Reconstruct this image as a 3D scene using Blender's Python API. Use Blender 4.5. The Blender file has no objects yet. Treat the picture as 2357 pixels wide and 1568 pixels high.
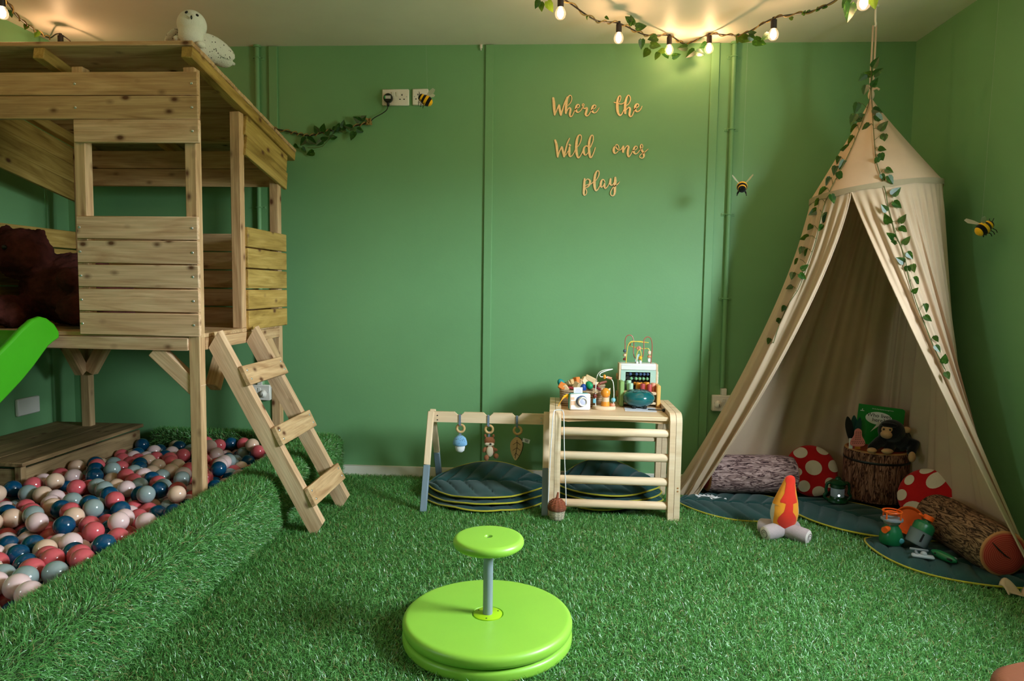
import bpy, bmesh, math, random
import numpy as np
from math import sin, cos, pi, radians, sqrt
from mathutils import Vector, Matrix, Euler
from mathutils.bvhtree import BVHTree

random.seed(7); rng = np.random.default_rng(7)
scene = bpy.context.scene
COL = scene.collection

# ------------------------------------------------------------------ camera
FPX, PW, PH = 1590.0, 2357.0, 1568.0
CAMZ = 1.06                     # eye height
WALL_Y, CEIL_Z, LEFT_X, RIGHT_X, FRONT_Y = 3.755, 2.349, -2.725, 1.825, -1.5
_yaw, _pit, _rol = radians(3.44), radians(4.295), radians(0.794)
_fw = Vector((-sin(_yaw)*cos(_pit), cos(_yaw)*cos(_pit), -sin(_pit)))
_r0 = Vector((cos(_yaw), sin(_yaw), 0)); _u0 = _r0.cross(_fw)
_r = _r0*cos(_rol) + _u0*sin(_rol); _u = _u0*cos(_rol) - _r0*sin(_rol)
CAM = Vector((0, 0, CAMZ))
cam_data = bpy.data.cameras.new('camera'); cam = bpy.data.objects.new('camera', cam_data)
COL.objects.link(cam); scene.camera = cam
cam_data.sensor_width = 36.0; cam_data.lens = FPX/PW*36.0; cam_data.clip_start = 0.02
cam.matrix_world = Matrix(((_r.x, _u.x, -_fw.x, CAM.x), (_r.y, _u.y, -_fw.y, CAM.y), (_r.z, _u.z, -_fw.z, CAM.z), (0, 0, 0, 1)))
def ray(x, y): return _r*((x-PW/2)/FPX) - _u*((y-PH/2)/FPX) + _fw
def PZ(x, y, z): d = ray(x, y); return CAM + d*((z-CAMZ)/d.z)        # pixel -> horizontal plane
def PY(x, y, Y): d = ray(x, y); return CAM + d*(Y/d.y)               # pixel -> plane parallel to the back wall
def PX(x, y, X): d = ray(x, y); return CAM + d*(X/d.x)               # pixel -> plane parallel to the side walls
def proj(p):
    d = Vector(p)-CAM; w = d.dot(_fw); return (PW/2+FPX*d.dot(_r)/w, PH/2-FPX*d.dot(_u)/w, w)

# ------------------------------------------------------------------ light
world = bpy.data.worlds.new('daylight'); scene.world = world; world.use_nodes = True
_wt = world.node_tree; _bg = _wt.nodes['Background']; _bg.inputs[1].default_value = 92.0
_tc = _wt.nodes.new('ShaderNodeTexCoord'); _sp = _wt.nodes.new('ShaderNodeSeparateXYZ'); _cr = _wt.nodes.new('ShaderNodeValToRGB')   # overcast sky over darker ground
_mr = _wt.nodes.new('ShaderNodeMapRange'); _mr.inputs[1].default_value = -1; _mr.inputs[2].default_value = 1
_wt.links.new(_tc.outputs['Generated'], _sp.inputs[0]); _wt.links.new(_sp.outputs[2], _mr.inputs[0]); _wt.links.new(_mr.outputs[0], _cr.inputs[0]); _wt.links.new(_cr.outputs[0], _bg.inputs[0])
_e = _cr.color_ramp.elements; _e[0].position = .49; _e[0].color = (.20, .22, .175, 1); _e[1].position = .53; _e[1].color = (.84, .93, 1.0, 1)
WINDOWS = [  # (name, x of the wall, y0, y1, z0, z1): daylight comes in through these
    ('window_1', RIGHT_X, 1.25, 2.10, 1.05, 1.85),
    ('window_2', LEFT_X, 0.25, 0.45, 1.15, 1.80)]
for n, X, y0, y1, z0, z1 in WINDOWS:
    L = bpy.data.lights.new('daylight_portal', 'AREA'); L.shape = 'RECTANGLE'
    L.size = z1-z0; L.size_y = y1-y0; L.cycles.is_portal = True
    o = bpy.data.objects.new('daylight_portal', L); COL.objects.link(o)
    s = 1 if X > 0 else -1
    o.location = (X+0.02*s, (y0+y1)/2, (z0+z1)/2); o.rotation_euler = (0, radians(90)*s, 0)
BULB_POWER, BULB_COLOR = 1.3, (1.0, 0.63, 0.34)
scene.view_settings.view_transform = 'Standard'; scene.view_settings.look = 'None'
scene.view_settings.gamma = 1.0; scene.view_settings.exposure = 0.0
scene.view_settings.use_curve_mapping = False

# ------------------------------------------------------------------ materials
def lin(c):
    return tuple((v/255/12.92 if v/255 <= .04045 else ((v/255+.055)/1.055)**2.4) for v in c) + (1.0,)
class NT:
    def __init__(s, name):
        s.m = bpy.data.materials.new(name); s.m.use_nodes = True; s.t = s.m.node_tree
        s.b = s.t.nodes['Principled BSDF']; s.out = s.t.nodes['Material Output']
    def n(s, typ, **kw):
        nd = s.t.nodes.new(typ)
        for k, v in kw.items():
            if k.startswith('i_'):
                key = k[2:]; nd.inputs[int(key) if key.isdigit() else key.replace('_', ' ')].default_value = v
            else: setattr(nd, k, v)
        return nd
    def l(s, a, b): s.t.links.new(a, b)
    def coords(s, scale=(1, 1, 1), rand=True, kind='Object'):
        tc = s.n('ShaderNodeTexCoord'); mp = s.n('ShaderNodeMapping'); mp.inputs['Scale'].default_value = scale
        src = tc.outputs[kind]
        if rand:
            oi = s.n('ShaderNodeObjectInfo'); mu = s.n('ShaderNodeVectorMath', operation='SCALE'); mu.inputs['Scale'].default_value = 17.3
            cb = s.n('ShaderNodeCombineXYZ'); s.l(oi.outputs['Random'], cb.inputs[0]); s.l(oi.outputs['Random'], cb.inputs[1]); s.l(oi.outputs['Random'], cb.inputs[2])
            s.l(cb.outputs[0], mu.inputs[0]); ad = s.n('ShaderNodeVectorMath', operation='ADD'); s.l(src, ad.inputs[0]); s.l(mu.outputs[0], ad.inputs[1]); src = ad.outputs[0]
        s.l(src, mp.inputs[0]); return mp.outputs[0]
    def noise(s, vec, scale, detail=3, rough=.5, dist=0):
        nd = s.n('ShaderNodeTexNoise'); nd.inputs['Scale'].default_value = scale; nd.inputs['Detail'].default_value = detail
        nd.inputs['Roughness'].default_value = rough; nd.inputs['Distortion'].default_value = dist
        if vec: s.l(vec, nd.inputs['Vector'])
        return nd.outputs['Fac']
    def ramp(s, fac, stops):
        r = s.n('ShaderNodeValToRGB'); e = r.color_ramp.elements
        while len(e) < len(stops): e.new(.5)
        for k, (p, c) in enumerate(stops): e[k].position = p; e[k].color = c if len(c) == 4 else lin(c)
        s.l(fac, r.inputs[0]); return r.outputs[0]
    def mix(s, fac, a, b, mode='MIX'):
        m = s.n('ShaderNodeMix', data_type='RGBA', blend_type=mode)
        for sock, v in ((m.inputs[0], fac), (m.inputs[6], a), (m.inputs[7], b)):
            if hasattr(v, 'is_linked'): s.l(v, sock)
            else: sock.default_value = v
        return m.outputs[2]
    def bump(s, h, strength=.3, dist=.01):
        b = s.n('ShaderNodeBump'); b.inputs['Strength'].default_value = strength; b.inputs['Distance'].default_value = dist
        s.l(h, b.inputs['Height']); s.l(b.outputs[0], s.b.inputs['Normal'])
def mat(name, rgb, rough=.55, metal=0, var=0, vs=8, bump=0, bs=80, spec=.5, coat=0, sheen=0, emis=None, es=0):
    k = NT(name); b = k.b; b.inputs['Roughness'].default_value = rough; b.inputs['Metallic'].default_value = metal
    b.inputs['Specular IOR Level'].default_value = spec; b.inputs['Coat Weight'].default_value = coat
    b.inputs['Coat Roughness'].default_value = .06; b.inputs['Sheen Weight'].default_value = sheen; b.inputs['Sheen Roughness'].default_value = .5
    c = lin(rgb); b.inputs['Base Color'].default_value = c
    if var or bump: v = k.coords()
    if var:
        f = k.noise(v, vs, 4, .6)
        k.l(k.ramp(f, [(.25, tuple(x*(1-var) for x in c[:3])+(1,)), (.75, tuple(min(1, x*(1+var)) for x in c[:3])+(1,))]), b.inputs['Base Color'])
    if bump: k.bump(k.noise(v, bs, 4, .6), bump, .004)
    if emis: b.inputs['Emission Color'].default_value = lin(emis); b.inputs['Emission Strength'].default_value = es
    return k.m
def wood(name, light, mid, dark, knots=True, gs=1.0, rough=.62, knot=(96, 58, 34), fine=.45):
    k = NT(name); b = k.b; b.inputs['Roughness'].default_value = rough; b.inputs['Specular IOR Level'].default_value = .3
    v = k.coords((1.3*gs, 11*gs, 11*gs)); g = k.noise(v, 1.6, 5, .55, 1.4)
    base = k.ramp(g, [(.30, light), (.5, mid), (.72, dark)])
    v2 = k.coords((5, 170, 170)); fi = k.noise(v2, 1.0, 2)
    base = k.mix(fine, base, k.ramp(fi, [(.35, (200, 190, 180)), (.65, (255, 255, 255))]), 'MULTIPLY')
    oi = k.n('ShaderNodeObjectInfo'); base = k.mix(.35, base, k.ramp(oi.outputs['Random'], [(0, (214, 208, 196)), (.5, (255, 255, 255)), (1, (240, 216, 196))]), 'MULTIPLY')
    if knots:
        vo = k.n('ShaderNodeTexVoronoi'); vo.inputs['Scale'].default_value = 1.0; k.l(k.coords((8.0, 13, 13)), vo.inputs['Vector'])
        f = k.ramp(vo.outputs['Distance'], [(.07, (255, 255, 255)), (.15, (150, 150, 150)), (.22, (0, 0, 0))])
        base = k.mix(f, base, lin(knot))
    k.l(base, b.inputs['Base Color']); k.bump(fi, .25*fine, .003); return k.m
def fabric(name, rgb, var=.12, rough=.9, weave=900, bump=.25, sheen=.15):
    k = NT(name); b = k.b; b.inputs['Roughness'].default_value = rough; b.inputs['Specular IOR Level'].default_value = .2
    b.inputs['Sheen Weight'].default_value = sheen
    v = k.coords(); f = k.noise(v, 14, 4, .6); c = lin(rgb)
    k.l(k.ramp(f, [(.3, tuple(x*(1-var) for x in c[:3])+(1,)), (.7, tuple(min(1, x*(1+var)) for x in c[:3])+(1,))]), b.inputs['Base Color'])
    k.bump(k.noise(v, weave, 2), bump, .002); return k.m
def glassy(name, tint=(255, 255, 255), refl=.6, glow=0):
    k = NT(name); tr = k.n('ShaderNodeBsdfTransparent'); tr.inputs[0].default_value = lin(tint)
    gl = k.n('ShaderNodeBsdfGlossy'); gl.inputs['Roughness'].default_value = .03
    lw = k.n('ShaderNodeLayerWeight'); lw.inputs[0].default_value = .12; ge = k.n('ShaderNodeNewGeometry')
    iv = k.n('ShaderNodeMath', operation='SUBTRACT'); iv.inputs[0].default_value = 1; k.l(ge.outputs['Backfacing'], iv.inputs[1])
    mu = k.n('ShaderNodeMath', operation='MULTIPLY'); k.l(lw.outputs['Fresnel'], mu.inputs[0]); k.l(iv.outputs[0], mu.inputs[1])
    m2 = k.n('ShaderNodeMath', operation='MULTIPLY'); k.l(mu.outputs[0], m2.inputs[0]); m2.inputs[1].default_value = refl
    mx = k.n('ShaderNodeMixShader'); k.l(m2.outputs[0], mx.inputs[0]); k.l(tr.outputs[0], mx.inputs[1]); k.l(gl.outputs[0], mx.inputs[2]); sh = mx.outputs[0]
    if glow:
        em = k.n('ShaderNodeEmission'); em.inputs[0].default_value = (1, .72, .45, 1); em.inputs[1].default_value = glow
        ad = k.n('ShaderNodeAddShader'); k.l(sh, ad.inputs[0]); k.l(em.outputs[0], ad.inputs[1]); sh = ad.outputs[0]
    k.l(sh, k.out.inputs['Surface']); return k.m

# ------------------------------------------------------------------ mesh building
def frame(x, up=(0, 0, 1)):
    x = Vector(x).normalized(); up = Vector(up)
    if abs(x.dot(up.normalized())) > .999: up = Vector((0, 1, 0)) if abs(x.y) < .9 else Vector((1, 0, 0))
    y = up.cross(x).normalized(); z = x.cross(y)
    return Matrix((x, y, z)).transposed()
class MB:
    def __init__(s): s.v, s.f, s.sm, s.mi = [], [], [], []
    def add(s, V, F, smooth=True, mi=0):
        o = len(s.v); s.v.extend(Vector(p) for p in V)
        for q in F: s.f.append(tuple(i+o for i in q)); s.sm.append(smooth); s.mi.append(mi)
        return s
    def box(s, c, size, R=None, bev=0.0, mi=0):
        hx, hy, hz = size[0]/2, size[1]/2, size[2]/2; c = Vector(c); R = R or Matrix.Identity(3)
        if bev <= 0:
            V = [(x, y, z) for x in (-hx, hx) for y in (-hy, hy) for z in (-hz, hz)]
            F = [(0, 1, 3, 2), (4, 6, 7, 5), (0, 4, 5, 1), (2, 3, 7, 6), (0, 2, 6, 4), (1, 5, 7, 3)]
        else:
            b = min(bev, hx*.9, hy*.9, hz*.9); V = []; idx = {}
            for sx in (-1, 1):
                for sy in (-1, 1):
                    for sz in (-1, 1):
                        for a in range(3):
                            p = [sx*(hx-b), sy*(hy-b), sz*(hz-b)]; p[a] = (sx*hx, sy*hy, sz*hz)[a]
                            idx[(sx, sy, sz, a)] = len(V); V.append(tuple(p))
            F = []
            for a in range(3):
                i, j = [(1, 2), (2, 0), (0, 1)][a]
                for sg in (-1, 1):
                    q = []
                    for (si, sj) in ((-1, -1), (1, -1), (1, 1), (-1, 1)):
                        sgn = [0, 0, 0]; sgn[a] = sg; sgn[i] = si; sgn[j] = sj; q.append(idx[(*sgn, a)])
                    F.append(tuple(q if sg > 0 else q[::-1]))
                for si in (-1, 1):
                    for sj in (-1, 1):
                        sg = [[0]*3 for _ in range(2)]
                        for t, w in ((0, -1), (1, 1)): sg[t][a] = w; sg[t][i] = si; sg[t][j] = sj
                        F.append((idx[(*sg[0], i)], idx[(*sg[1], i)], idx[(*sg[1], j)], idx[(*sg[0], j)]))
            for sx in (-1, 1):
                for sy in (-1, 1):
                    for sz in (-1, 1): F.append(tuple(idx[(sx, sy, sz, a)] for a in range(3)))
        return s.add([c + R @ Vector(p) for p in V], F, False, mi)
    def beam(s, a, b, w, h, up=(0, 0, 1), bev=0, mi=0):
        a, b = Vector(a), Vector(b); return s.box((a+b)/2, ((b-a).length, w, h), frame(b-a, up), bev, mi)
    def lathe(s, prof, c=(0, 0, 0), seg=32, R=None, smooth=True, sx=1.0, sy=1.0, mi=0):
        c = Vector(c); R = R or Matrix.Identity(3); V = []; F = []; rows = []
        for r, z in prof:
            if r < 1e-6: rows.append([len(V)]); V.append(c+R @ Vector((0, 0, z)))
            else:
                rows.append(list(range(len(V), len(V)+seg)))
                V += [c+R @ Vector((r*cos(2*pi*k/seg)*sx, r*sin(2*pi*k/seg)*sy, z)) for k in range(seg)]
        for A, B in zip(rows, rows[1:]):
            if len(A) == 1 and len(B) == 1: continue
            for k in range(seg):
                k2 = (k+1) % seg
                if len(A) == 1: F.append((A[0], B[k2], B[k]))
                elif len(B) == 1: F.append((A[k], A[k2], B[0]))
                else: F.append((A[k], A[k2], B[k2], B[k]))
        return s.add(V, F, smooth, mi)
    def sphere(s, c, r, seg=20, rings=12, R=None, mi=0):
        if not hasattr(r, '__len__'): r = (r, r, r)
        R = R or Matrix.Identity(3); D = Matrix.Diagonal(Vector(r)).to_3x3()
        return s.lathe([(sin(pi*k/rings), -cos(pi*k/rings)) for k in range(rings+1)], c, seg, R @ D, True, mi=mi)
    def tube(s, path, r, seg=8, caps=True, closed=False, mi=0):
        P = [Vector(p) for p in path]; n = len(P); rr = r if hasattr(r, '__len__') else [r]*n
        V = []; F = []; T0 = None; N = None
        for i, p in enumerate(P):
            t = (P[(i+1) % n]-P[i-1]) if closed else (P[min(i+1, n-1)]-P[max(i-1, 0)])
            t = t.normalized() if t.length > 1e-9 else Vector((0, 0, 1))
            if N is None: N = t.orthogonal().normalized()
            else:
                N = N - t*N.dot(t); N = N.normalized() if N.length > 1e-6 else t.orthogonal().normalized()
            B = t.cross(N)
            V += [p+(N*cos(2*pi*k/seg)+B*sin(2*pi*k/seg))*rr[i] for k in range(seg)]
        for i in range(n if closed else n-1):
            j = (i+1) % n
            F += [(i*seg+k, i*seg+(k+1) % seg, j*seg+(k+1) % seg, j*seg+k) for k in range(seg)]
        if caps and not closed: F += [tuple(range(seg))[::-1], tuple((n-1)*seg+k for k in range(seg))]
        return s.add(V, F, True, mi)
    def prism(s, poly, d, o=(0, 0, 0), R=None, smooth=False, mi=0, z0=None):
        # polygon in local XY, thickness d along local Z (centred)
        o = Vector(o); R = R or Matrix.Identity(3); n = len(poly); a, b = (-d/2, d/2) if z0 is None else (z0, z0+d)
        V = [o+R @ Vector((x, y, a)) for x, y in poly]+[o+R @ Vector((x, y, b)) for x, y in poly]
        F = [tuple(range(n))[::-1], tuple(range(n, 2*n))]+[(k, (k+1) % n, n+(k+1) % n, n+k) for k in range(n)]
        return s.add(V, F, smooth, mi)
    def grid(s, fn, nu, nv, closed_u=False, mi=0, smooth=True):
        V = [fn(i/nu, j/nv) for j in range(nv+1) for i in range(nu+(0 if closed_u else 1))]; w = nu if closed_u else nu+1; F = []
        for j in range(nv):
            for i in range(nu):
                i2 = (i+1) % w; F.append((j*w+i, j*w+i2, (j+1)*w+i2, (j+1)*w+i))
        return s.add(V, F, smooth, mi)
    def xf(s, M): s.v = [M @ p for p in s.v]; return s
    def center_base(s):
        a = np.array([tuple(p) for p in s.v]); lo, hi = a.min(0), a.max(0); return Vector(((lo[0]+hi[0])/2, (lo[1]+hi[1])/2, lo[2]))
ORG, WM = {}, {}      # origin of the whole thing, world matrix of each object
def _mesh(name, mb, mats, org):
    me = bpy.data.meshes.new(name); me.from_pydata([tuple(p-org) for p in mb.v], [], mb.f)
    for m in (mats if isinstance(mats, (list, tuple)) else [mats]): me.materials.append(m)
    me.polygons.foreach_set('use_smooth', mb.sm); me.polygons.foreach_set('material_index', mb.mi)
    bm = bmesh.new(); bm.from_mesh(me); bmesh.ops.recalc_face_normals(bm, faces=bm.faces); bm.to_mesh(me); bm.free()
    me.set_sharp_from_angle(angle=.75); me.update(); return me
def tag(o, label=None, cat=None, group=None, kind=None):
    for k, v in (('label', label), ('category', cat), ('group', group), ('kind', kind)):
        if v: o[k] = v
    return o
def _root(o, loc): o.location = Vector(loc); ORG[o.name] = Vector(loc); WM[o.name] = Matrix.Translation(Vector(loc)); return o
def _child(o, parent, M):
    o.parent = parent; o.matrix_basis = WM[parent.name].inverted() @ M; ORG[o.name] = ORG[parent.name]; WM[o.name] = M.copy(); return o
def thing(name, label, cat, loc, group=None):
    o = bpy.data.objects.new(name, None); COL.objects.link(o); o.empty_display_size = .05
    return tag(_root(o, loc), label, cat, group)
def part(name, mb, mats, parent, label=None, kind=None):
    org = ORG[parent.name]; me = _mesh(name, mb, mats, org); o = bpy.data.objects.new(name, me); COL.objects.link(o)
    return tag(_child(o, parent, Matrix.Translation(org)), label, None, None, kind)
def single(name, mb, mats, label, cat, group=None, kind=None):
    org = mb.center_base(); me = _mesh(name, mb, mats, org); o = bpy.data.objects.new(name, me); COL.objects.link(o)
    return tag(_root(o, org), label, cat, group, kind)
def struct(name, mb, mats): return single(name, mb, mats, None, None, None, 'structure')
def strpart(name, mb, mats, parent): return part(name, mb, mats, parent)
_bc = {}
def board(name, a, b, w, t, m, parent, up=(0, 0, 1), bev=.0025):
    """a plank from a to b (grain along it); w across, t along 'up'"""
    a, b = Vector(a), Vector(b); L = (b-a).length; key = (round(L, 4), round(w, 4), round(t, 4), m.name)
    if key not in _bc: _bc[key] = _mesh(name, MB().box((0, 0, 0), (L, w, t), None, bev), m, Vector((0, 0, 0)))
    M = frame(b-a, up).to_4x4(); M.translation = (a+b)/2; return put(name, _bc[key], parent, M)
def put(name, me, parent, M):
    """a copy of a shared mesh as a part; M is in world space"""
    o = bpy.data.objects.new(name, me); COL.objects.link(o); return _child(o, parent, M)
def remesh(o, vox, smooth=6):
    r = o.modifiers.new('r', 'REMESH'); r.mode = 'VOXEL'; r.voxel_size = vox; r.use_smooth_shade = True
    if smooth: s = o.modifiers.new('s', 'SMOOTH'); s.iterations = smooth; s.factor = .5
    return o
def crom(P, n=8, closed=False):
    P = [np.array(p, float) for p in P]; out = []; m = len(P)
    for i in range(m if closed else m-1):
        p0, p1, p2, p3 = (P[(i-1) % m], P[i], P[(i+1) % m], P[(i+2) % m]) if closed else (P[max(i-1, 0)], P[i], P[i+1], P[min(i+2, m-1)])
        for k in range(n):
            t = k/n; out.append(.5*((2*p1)+(p2-p0)*t+(2*p0-5*p1+4*p2-p3)*t*t+(3*p1-p0-3*p2+p3)*t**3))
    if not closed: out.append(P[-1])
    return out
def text_mesh(s, size, m, depth=.0004, align='CENTER', space=1.0):
    cu = bpy.data.curves.new('lettering', 'FONT'); cu.body = s; cu.size = size; cu.extrude = depth; cu.align_x = align; cu.align_y = 'CENTER'
    cu.resolution_u = 3; cu.space_line = space
    o = bpy.data.objects.new('lettering', cu); COL.objects.link(o); dg = bpy.context.evaluated_depsgraph_get()
    me = bpy.data.meshes.new_from_object(o.evaluated_get(dg)); bpy.data.objects.remove(o); bpy.data.curves.remove(cu)
    me.materials.clear(); me.materials.append(m); return me
def facing(p, n, up=(0, 0, 1)):
    """matrix at p with local Z along n and local Y near up"""
    n = Vector(n).normalized(); x = Vector(up).cross(n).normalized(); y = n.cross(x)
    M = Matrix((x, y, n)).transposed().to_4x4(); M.translation = Vector(p); return M
# ------------------------------------------------------------------ the room
def wall_paint(name, rgb):
    k = NT(name); b = k.b; b.inputs['Roughness'].default_value = .5; b.inputs['Specular IOR Level'].default_value = .35
    v = k.coords(rand=False); c = lin(rgb); f = k.noise(v, 1.6, 4, .6)
    k.l(k.ramp(f, [(.3, tuple(x*.95 for x in c[:3])+(1,)), (.7, tuple(x*1.05 for x in c[:3])+(1,))]), b.inputs['Base Color'])
    k.bump(k.noise(v, 70, 5, .65), .10, .004); return k.m
m_green = wall_paint('green_wall_paint', (112, 158, 108))
m_ceil = wall_paint('cream_ceiling_paint', (242, 230, 218))
m_skirt = mat('cream_gloss', (226, 218, 204), .35, var=.05)
m_plastic_w = mat('white_plastic', (232, 222, 212), .35, var=.03)
m_black = mat('black_plastic', (18, 18, 18), .45)
m_dark = mat('dark_hole', (22, 20, 18), .8)
m_metal = mat('steel', (190, 190, 190), .3, 1.0)
m_frame = mat('white_window_frame', (235, 235, 232), .4)
m_pane = glassy('window_glass', (250, 255, 255), .5)
m_soil = mat('turf_backing', (44, 66, 26), .95, var=.4, vs=40)

T_ = .12
struct('floor', MB().box(((LEFT_X+RIGHT_X)/2, (FRONT_Y+WALL_Y)/2, -.05), (RIGHT_X-LEFT_X+2*T_, WALL_Y-FRONT_Y+2*T_, .1)), m_soil)
struct('ceiling', MB().box(((LEFT_X+RIGHT_X)/2, (FRONT_Y+WALL_Y)/2, CEIL_Z+.05), (RIGHT_X-LEFT_X+2*T_, WALL_Y-FRONT_Y+2*T_, .1)), m_ceil)
struct('wall_back', MB().box(((LEFT_X+RIGHT_X)/2, WALL_Y+T_/2, CEIL_Z/2), (RIGHT_X-LEFT_X+2*T_, T_, CEIL_Z)), m_green)
struct('wall_front', MB().box(((LEFT_X+RIGHT_X)/2, FRONT_Y-T_/2, CEIL_Z/2), (RIGHT_X-LEFT_X+2*T_, T_, CEIL_Z)), m_green)
for nm, (wn, X, y0, y1, z0, z1) in zip(('wall_right', 'wall_left'), WINDOWS):
    s = 1 if X > 0 else -1; xc = X+s*T_/2; mb = MB()
    for (a, b, c, d) in ((FRONT_Y, y0, 0, CEIL_Z), (y1, WALL_Y, 0, CEIL_Z), (y0, y1, 0, z0), (y0, y1, z1, CEIL_Z)):
        mb.box((xc, (a+b)/2, (c+d)/2), (T_, b-a, d-c))
    struct(nm, mb, m_green)
    fr = MB(); w = .04; xf_ = X+s*.07
    for (yy, zz, sy, sz) in (((y0+y1)/2, z0+w/2, y1-y0, w), ((y0+y1)/2, z1-w/2, y1-y0, w), (y0+w/2, (z0+z1)/2, w, z1-z0-2*w), (y1-w/2, (z0+z1)/2, w, z1-z0-2*w)):
        fr.box((xf_, yy, zz), (.05, sy, sz), None, .004)
    win = struct(wn, fr, m_frame)
    strpart('pane', MB().box((xf_, (y0+y1)/2, (z0+z1)/2), (.004, y1-y0-2*w, z1-z0-2*w)), m_pane, win)
    strpart('window_sill', MB().box((X-s*.005, (y0+y1)/2, z0-.01), (.09, y1-y0+.06, .02), None, .004), m_frame, win)
struct('baseboard_back', MB().box(((-1.2+RIGHT_X)/2, WALL_Y-.007, .031), (RIGHT_X+1.2, .014, .064), None, .003), m_skirt)
# cover strips over the panel joints
nt = 0
for xa, xb, ya in ((620.5, 640, 200), (1118.5, 1137.5, 105), (1637, 1656, 120)):
    nt += 1; A, B = PY(xa, ya, WALL_Y).x, PY(xb, ya, WALL_Y).x
    struct('trim_%d' % nt, MB().box(((A+B)/2, WALL_Y-.006, (CEIL_Z+.06)/2), (B-A, .012, CEIL_Z-.065), None, .002), m_green)
for xa in (-2.70,):
    nt += 1; struct('trim_%d' % nt, MB().box((xa+.06, WALL_Y-.006, (CEIL_Z+.06)/2), (.05, .012, CEIL_Z-.065), None, .002), m_green)
nt += 1; struct('trim_%d' % nt, MB().box((LEFT_X+.006, 3.60, CEIL_Z/2), (.012, .05, CEIL_Z-.01), None, .002), m_green)

# painted conduits with saddle clips
def conduit(xt, yt, xb, yb, clips, label):
    a, b = PY(xt, yt, WALL_Y-.02), PY(xb, yb, WALL_Y-.02); X = (a.x+b.x)/2
    t = thing('conduit_pipe', label, 'pipe', (X, WALL_Y-.014, b.z), 'painted conduit pipes on the back wall')
    part('tube', MB().tube([(X, WALL_Y-.014, b.z), (X, WALL_Y-.014, CEIL_Z-.03), (X, WALL_Y-.014, CEIL_Z)], .0125, 14), m_green, t)
    for cy in clips:
        z = PY(xt+(xb-xt)*(cy-yt)/(yb-yt), cy, WALL_Y).z
        mb = MB().box((X, WALL_Y-.002, z), (.07, .004, .018), None, .0015)
        mb.tube([(X+.016*cos(q), WALL_Y-.014-.0135*sin(q) if sin(q) > 0 else WALL_Y-.012, z) for q in np.linspace(0, pi, 9)], .0035, 6)
        c = part('saddle_clip', mb, m_green, t)
        for sx in (-1, 1): part('screw', MB().sphere((X+sx*.027, WALL_Y-.0045, z), (.004, .0022, .004), 8, 6), m_green, c)
    mb = MB().lathe([(.013, -.012), (.02, -.010), (.02, .0), (.0, .0)], (X, WALL_Y-.014, CEIL_Z), 14); part('ceiling_collar', mb, m_green, t)
    return X
conduit(1691.5, 115, 1663, 893, (132, 299, 494.5, 687.5), 'green painted conduit running down the wall beside the tent')
conduit(592, 115, 599, 886, (135, 478, 640), 'green painted conduit on the wall behind the wooden playhouse')

# sockets
def plate(name, cx, cy, w, h, dep, label, ya=None, double=False, cat='socket', holes=(), covers=(), switches=False, stub=False):
    c = PY(cx, cy, WALL_Y); Y = WALL_Y
    t = thing(name, label, cat, (c.x, Y, c.z-h/2))
    mb = MB().box((c.x, Y-dep/2, c.z), (w, dep, h), None, .004); part('faceplate', mb, m_plastic_w, t)
    F = Y-dep
    for hx in holes:
        mb = MB().box((c.x+hx, F, c.z+.012), (.005, .002, .009)).box((c.x+hx-.011, F, c.z-.011), (.0075, .002, .005)).box((c.x+hx+.011, F, c.z-.011), (.0075, .002, .005))
        part('pin_hole', mb, m_dark, t)
    if switches:
        for sx in (-.012, .012):
            mb = MB().box((c.x+sx, F-.001, c.z+.016), (.018, .005, .022), Euler((.12, 0, 0)).to_matrix(), .0015); part('rocker_switch', mb, m_plastic_w, t)
    for hx in covers:
        mb = MB().lathe([(0, .022), (.006, .0215), (.012, .017), (.017, .008), (.0185, 0), (0, 0)], (c.x+hx, F, c.z-.006), 20, Euler((radians(90), 0, 0)).to_matrix(), sy=1.15)
        q = part('plug_cover', mb, m_plastic_w, t); part('cover_slot', MB().box((c.x+hx+.003, F-.0195, c.z-.008), (.0025, .006, .014)), m_dark, q)
    for sx in ((-w/2+.012), (w/2-.012)):
        part('fixing_screw', MB().sphere((c.x+sx, F, c.z+.002), (.003, .0012, .003), 8, 6), m_metal, t)
    if stub: part('conduit_stub', MB().box((c.x+stub, Y-.014, c.z+h/2+.018), (.028, .028, .038), None, .002), m_plastic_w, t)
    return c
c1 = plate('double_socket', 911.5, 225.5, .146, .086, .014, 'white double wall socket high on the wall with a black plug', holes=(.036,), switches=True)
plate('single_socket', 968.5, 224.7, .086, .086, .014, 'white single wall socket beside the double socket, behind a hanging bee', holes=(-.012,))
plate('double_socket', 1668, 927, .146, .086, .030, 'white double socket with safety covers half hidden by the tent', covers=(-.043, .036), switches=True, stub=-.012)
plate('double_socket', 597, 902, .146, .086, .030, 'white double socket with safety covers behind the ladder', covers=(-.030, .036), switches=True, stub=.014)
# blank plate on the left wall
q0, q1 = PX(42, 937, LEFT_X+.02), PX(93, 932, LEFT_X+.02)
mb = MB().box((LEFT_X+.01, (q0.y+q1.y)/2, (q0.z+q1.z)/2), (.02, q1.y-q0.y, .088), None, .005)
single('blank_wall_plate', mb, m_plastic_w, 'white blank cover plate low on the left wall above the bench', 'cover plate')
# cup hook near the ceiling
h = PY(1107.5, 112, WALL_Y); mb = MB().tube([h+Vector((0, 0, .02)), h+Vector((0, -.012, .012)), h+Vector((0, -.016, 0)), h+Vector((0, -.010, -.010)), h+Vector((0, -.002, -.008))], .003, 8)
mb.box(h+Vector((0, -.002, .012)), (.014, .004, .022), None, .001)
single('cup_hook', mb, m_plastic_w, 'small white hook at the top of the wall beside the cover strip', 'hook')

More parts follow.
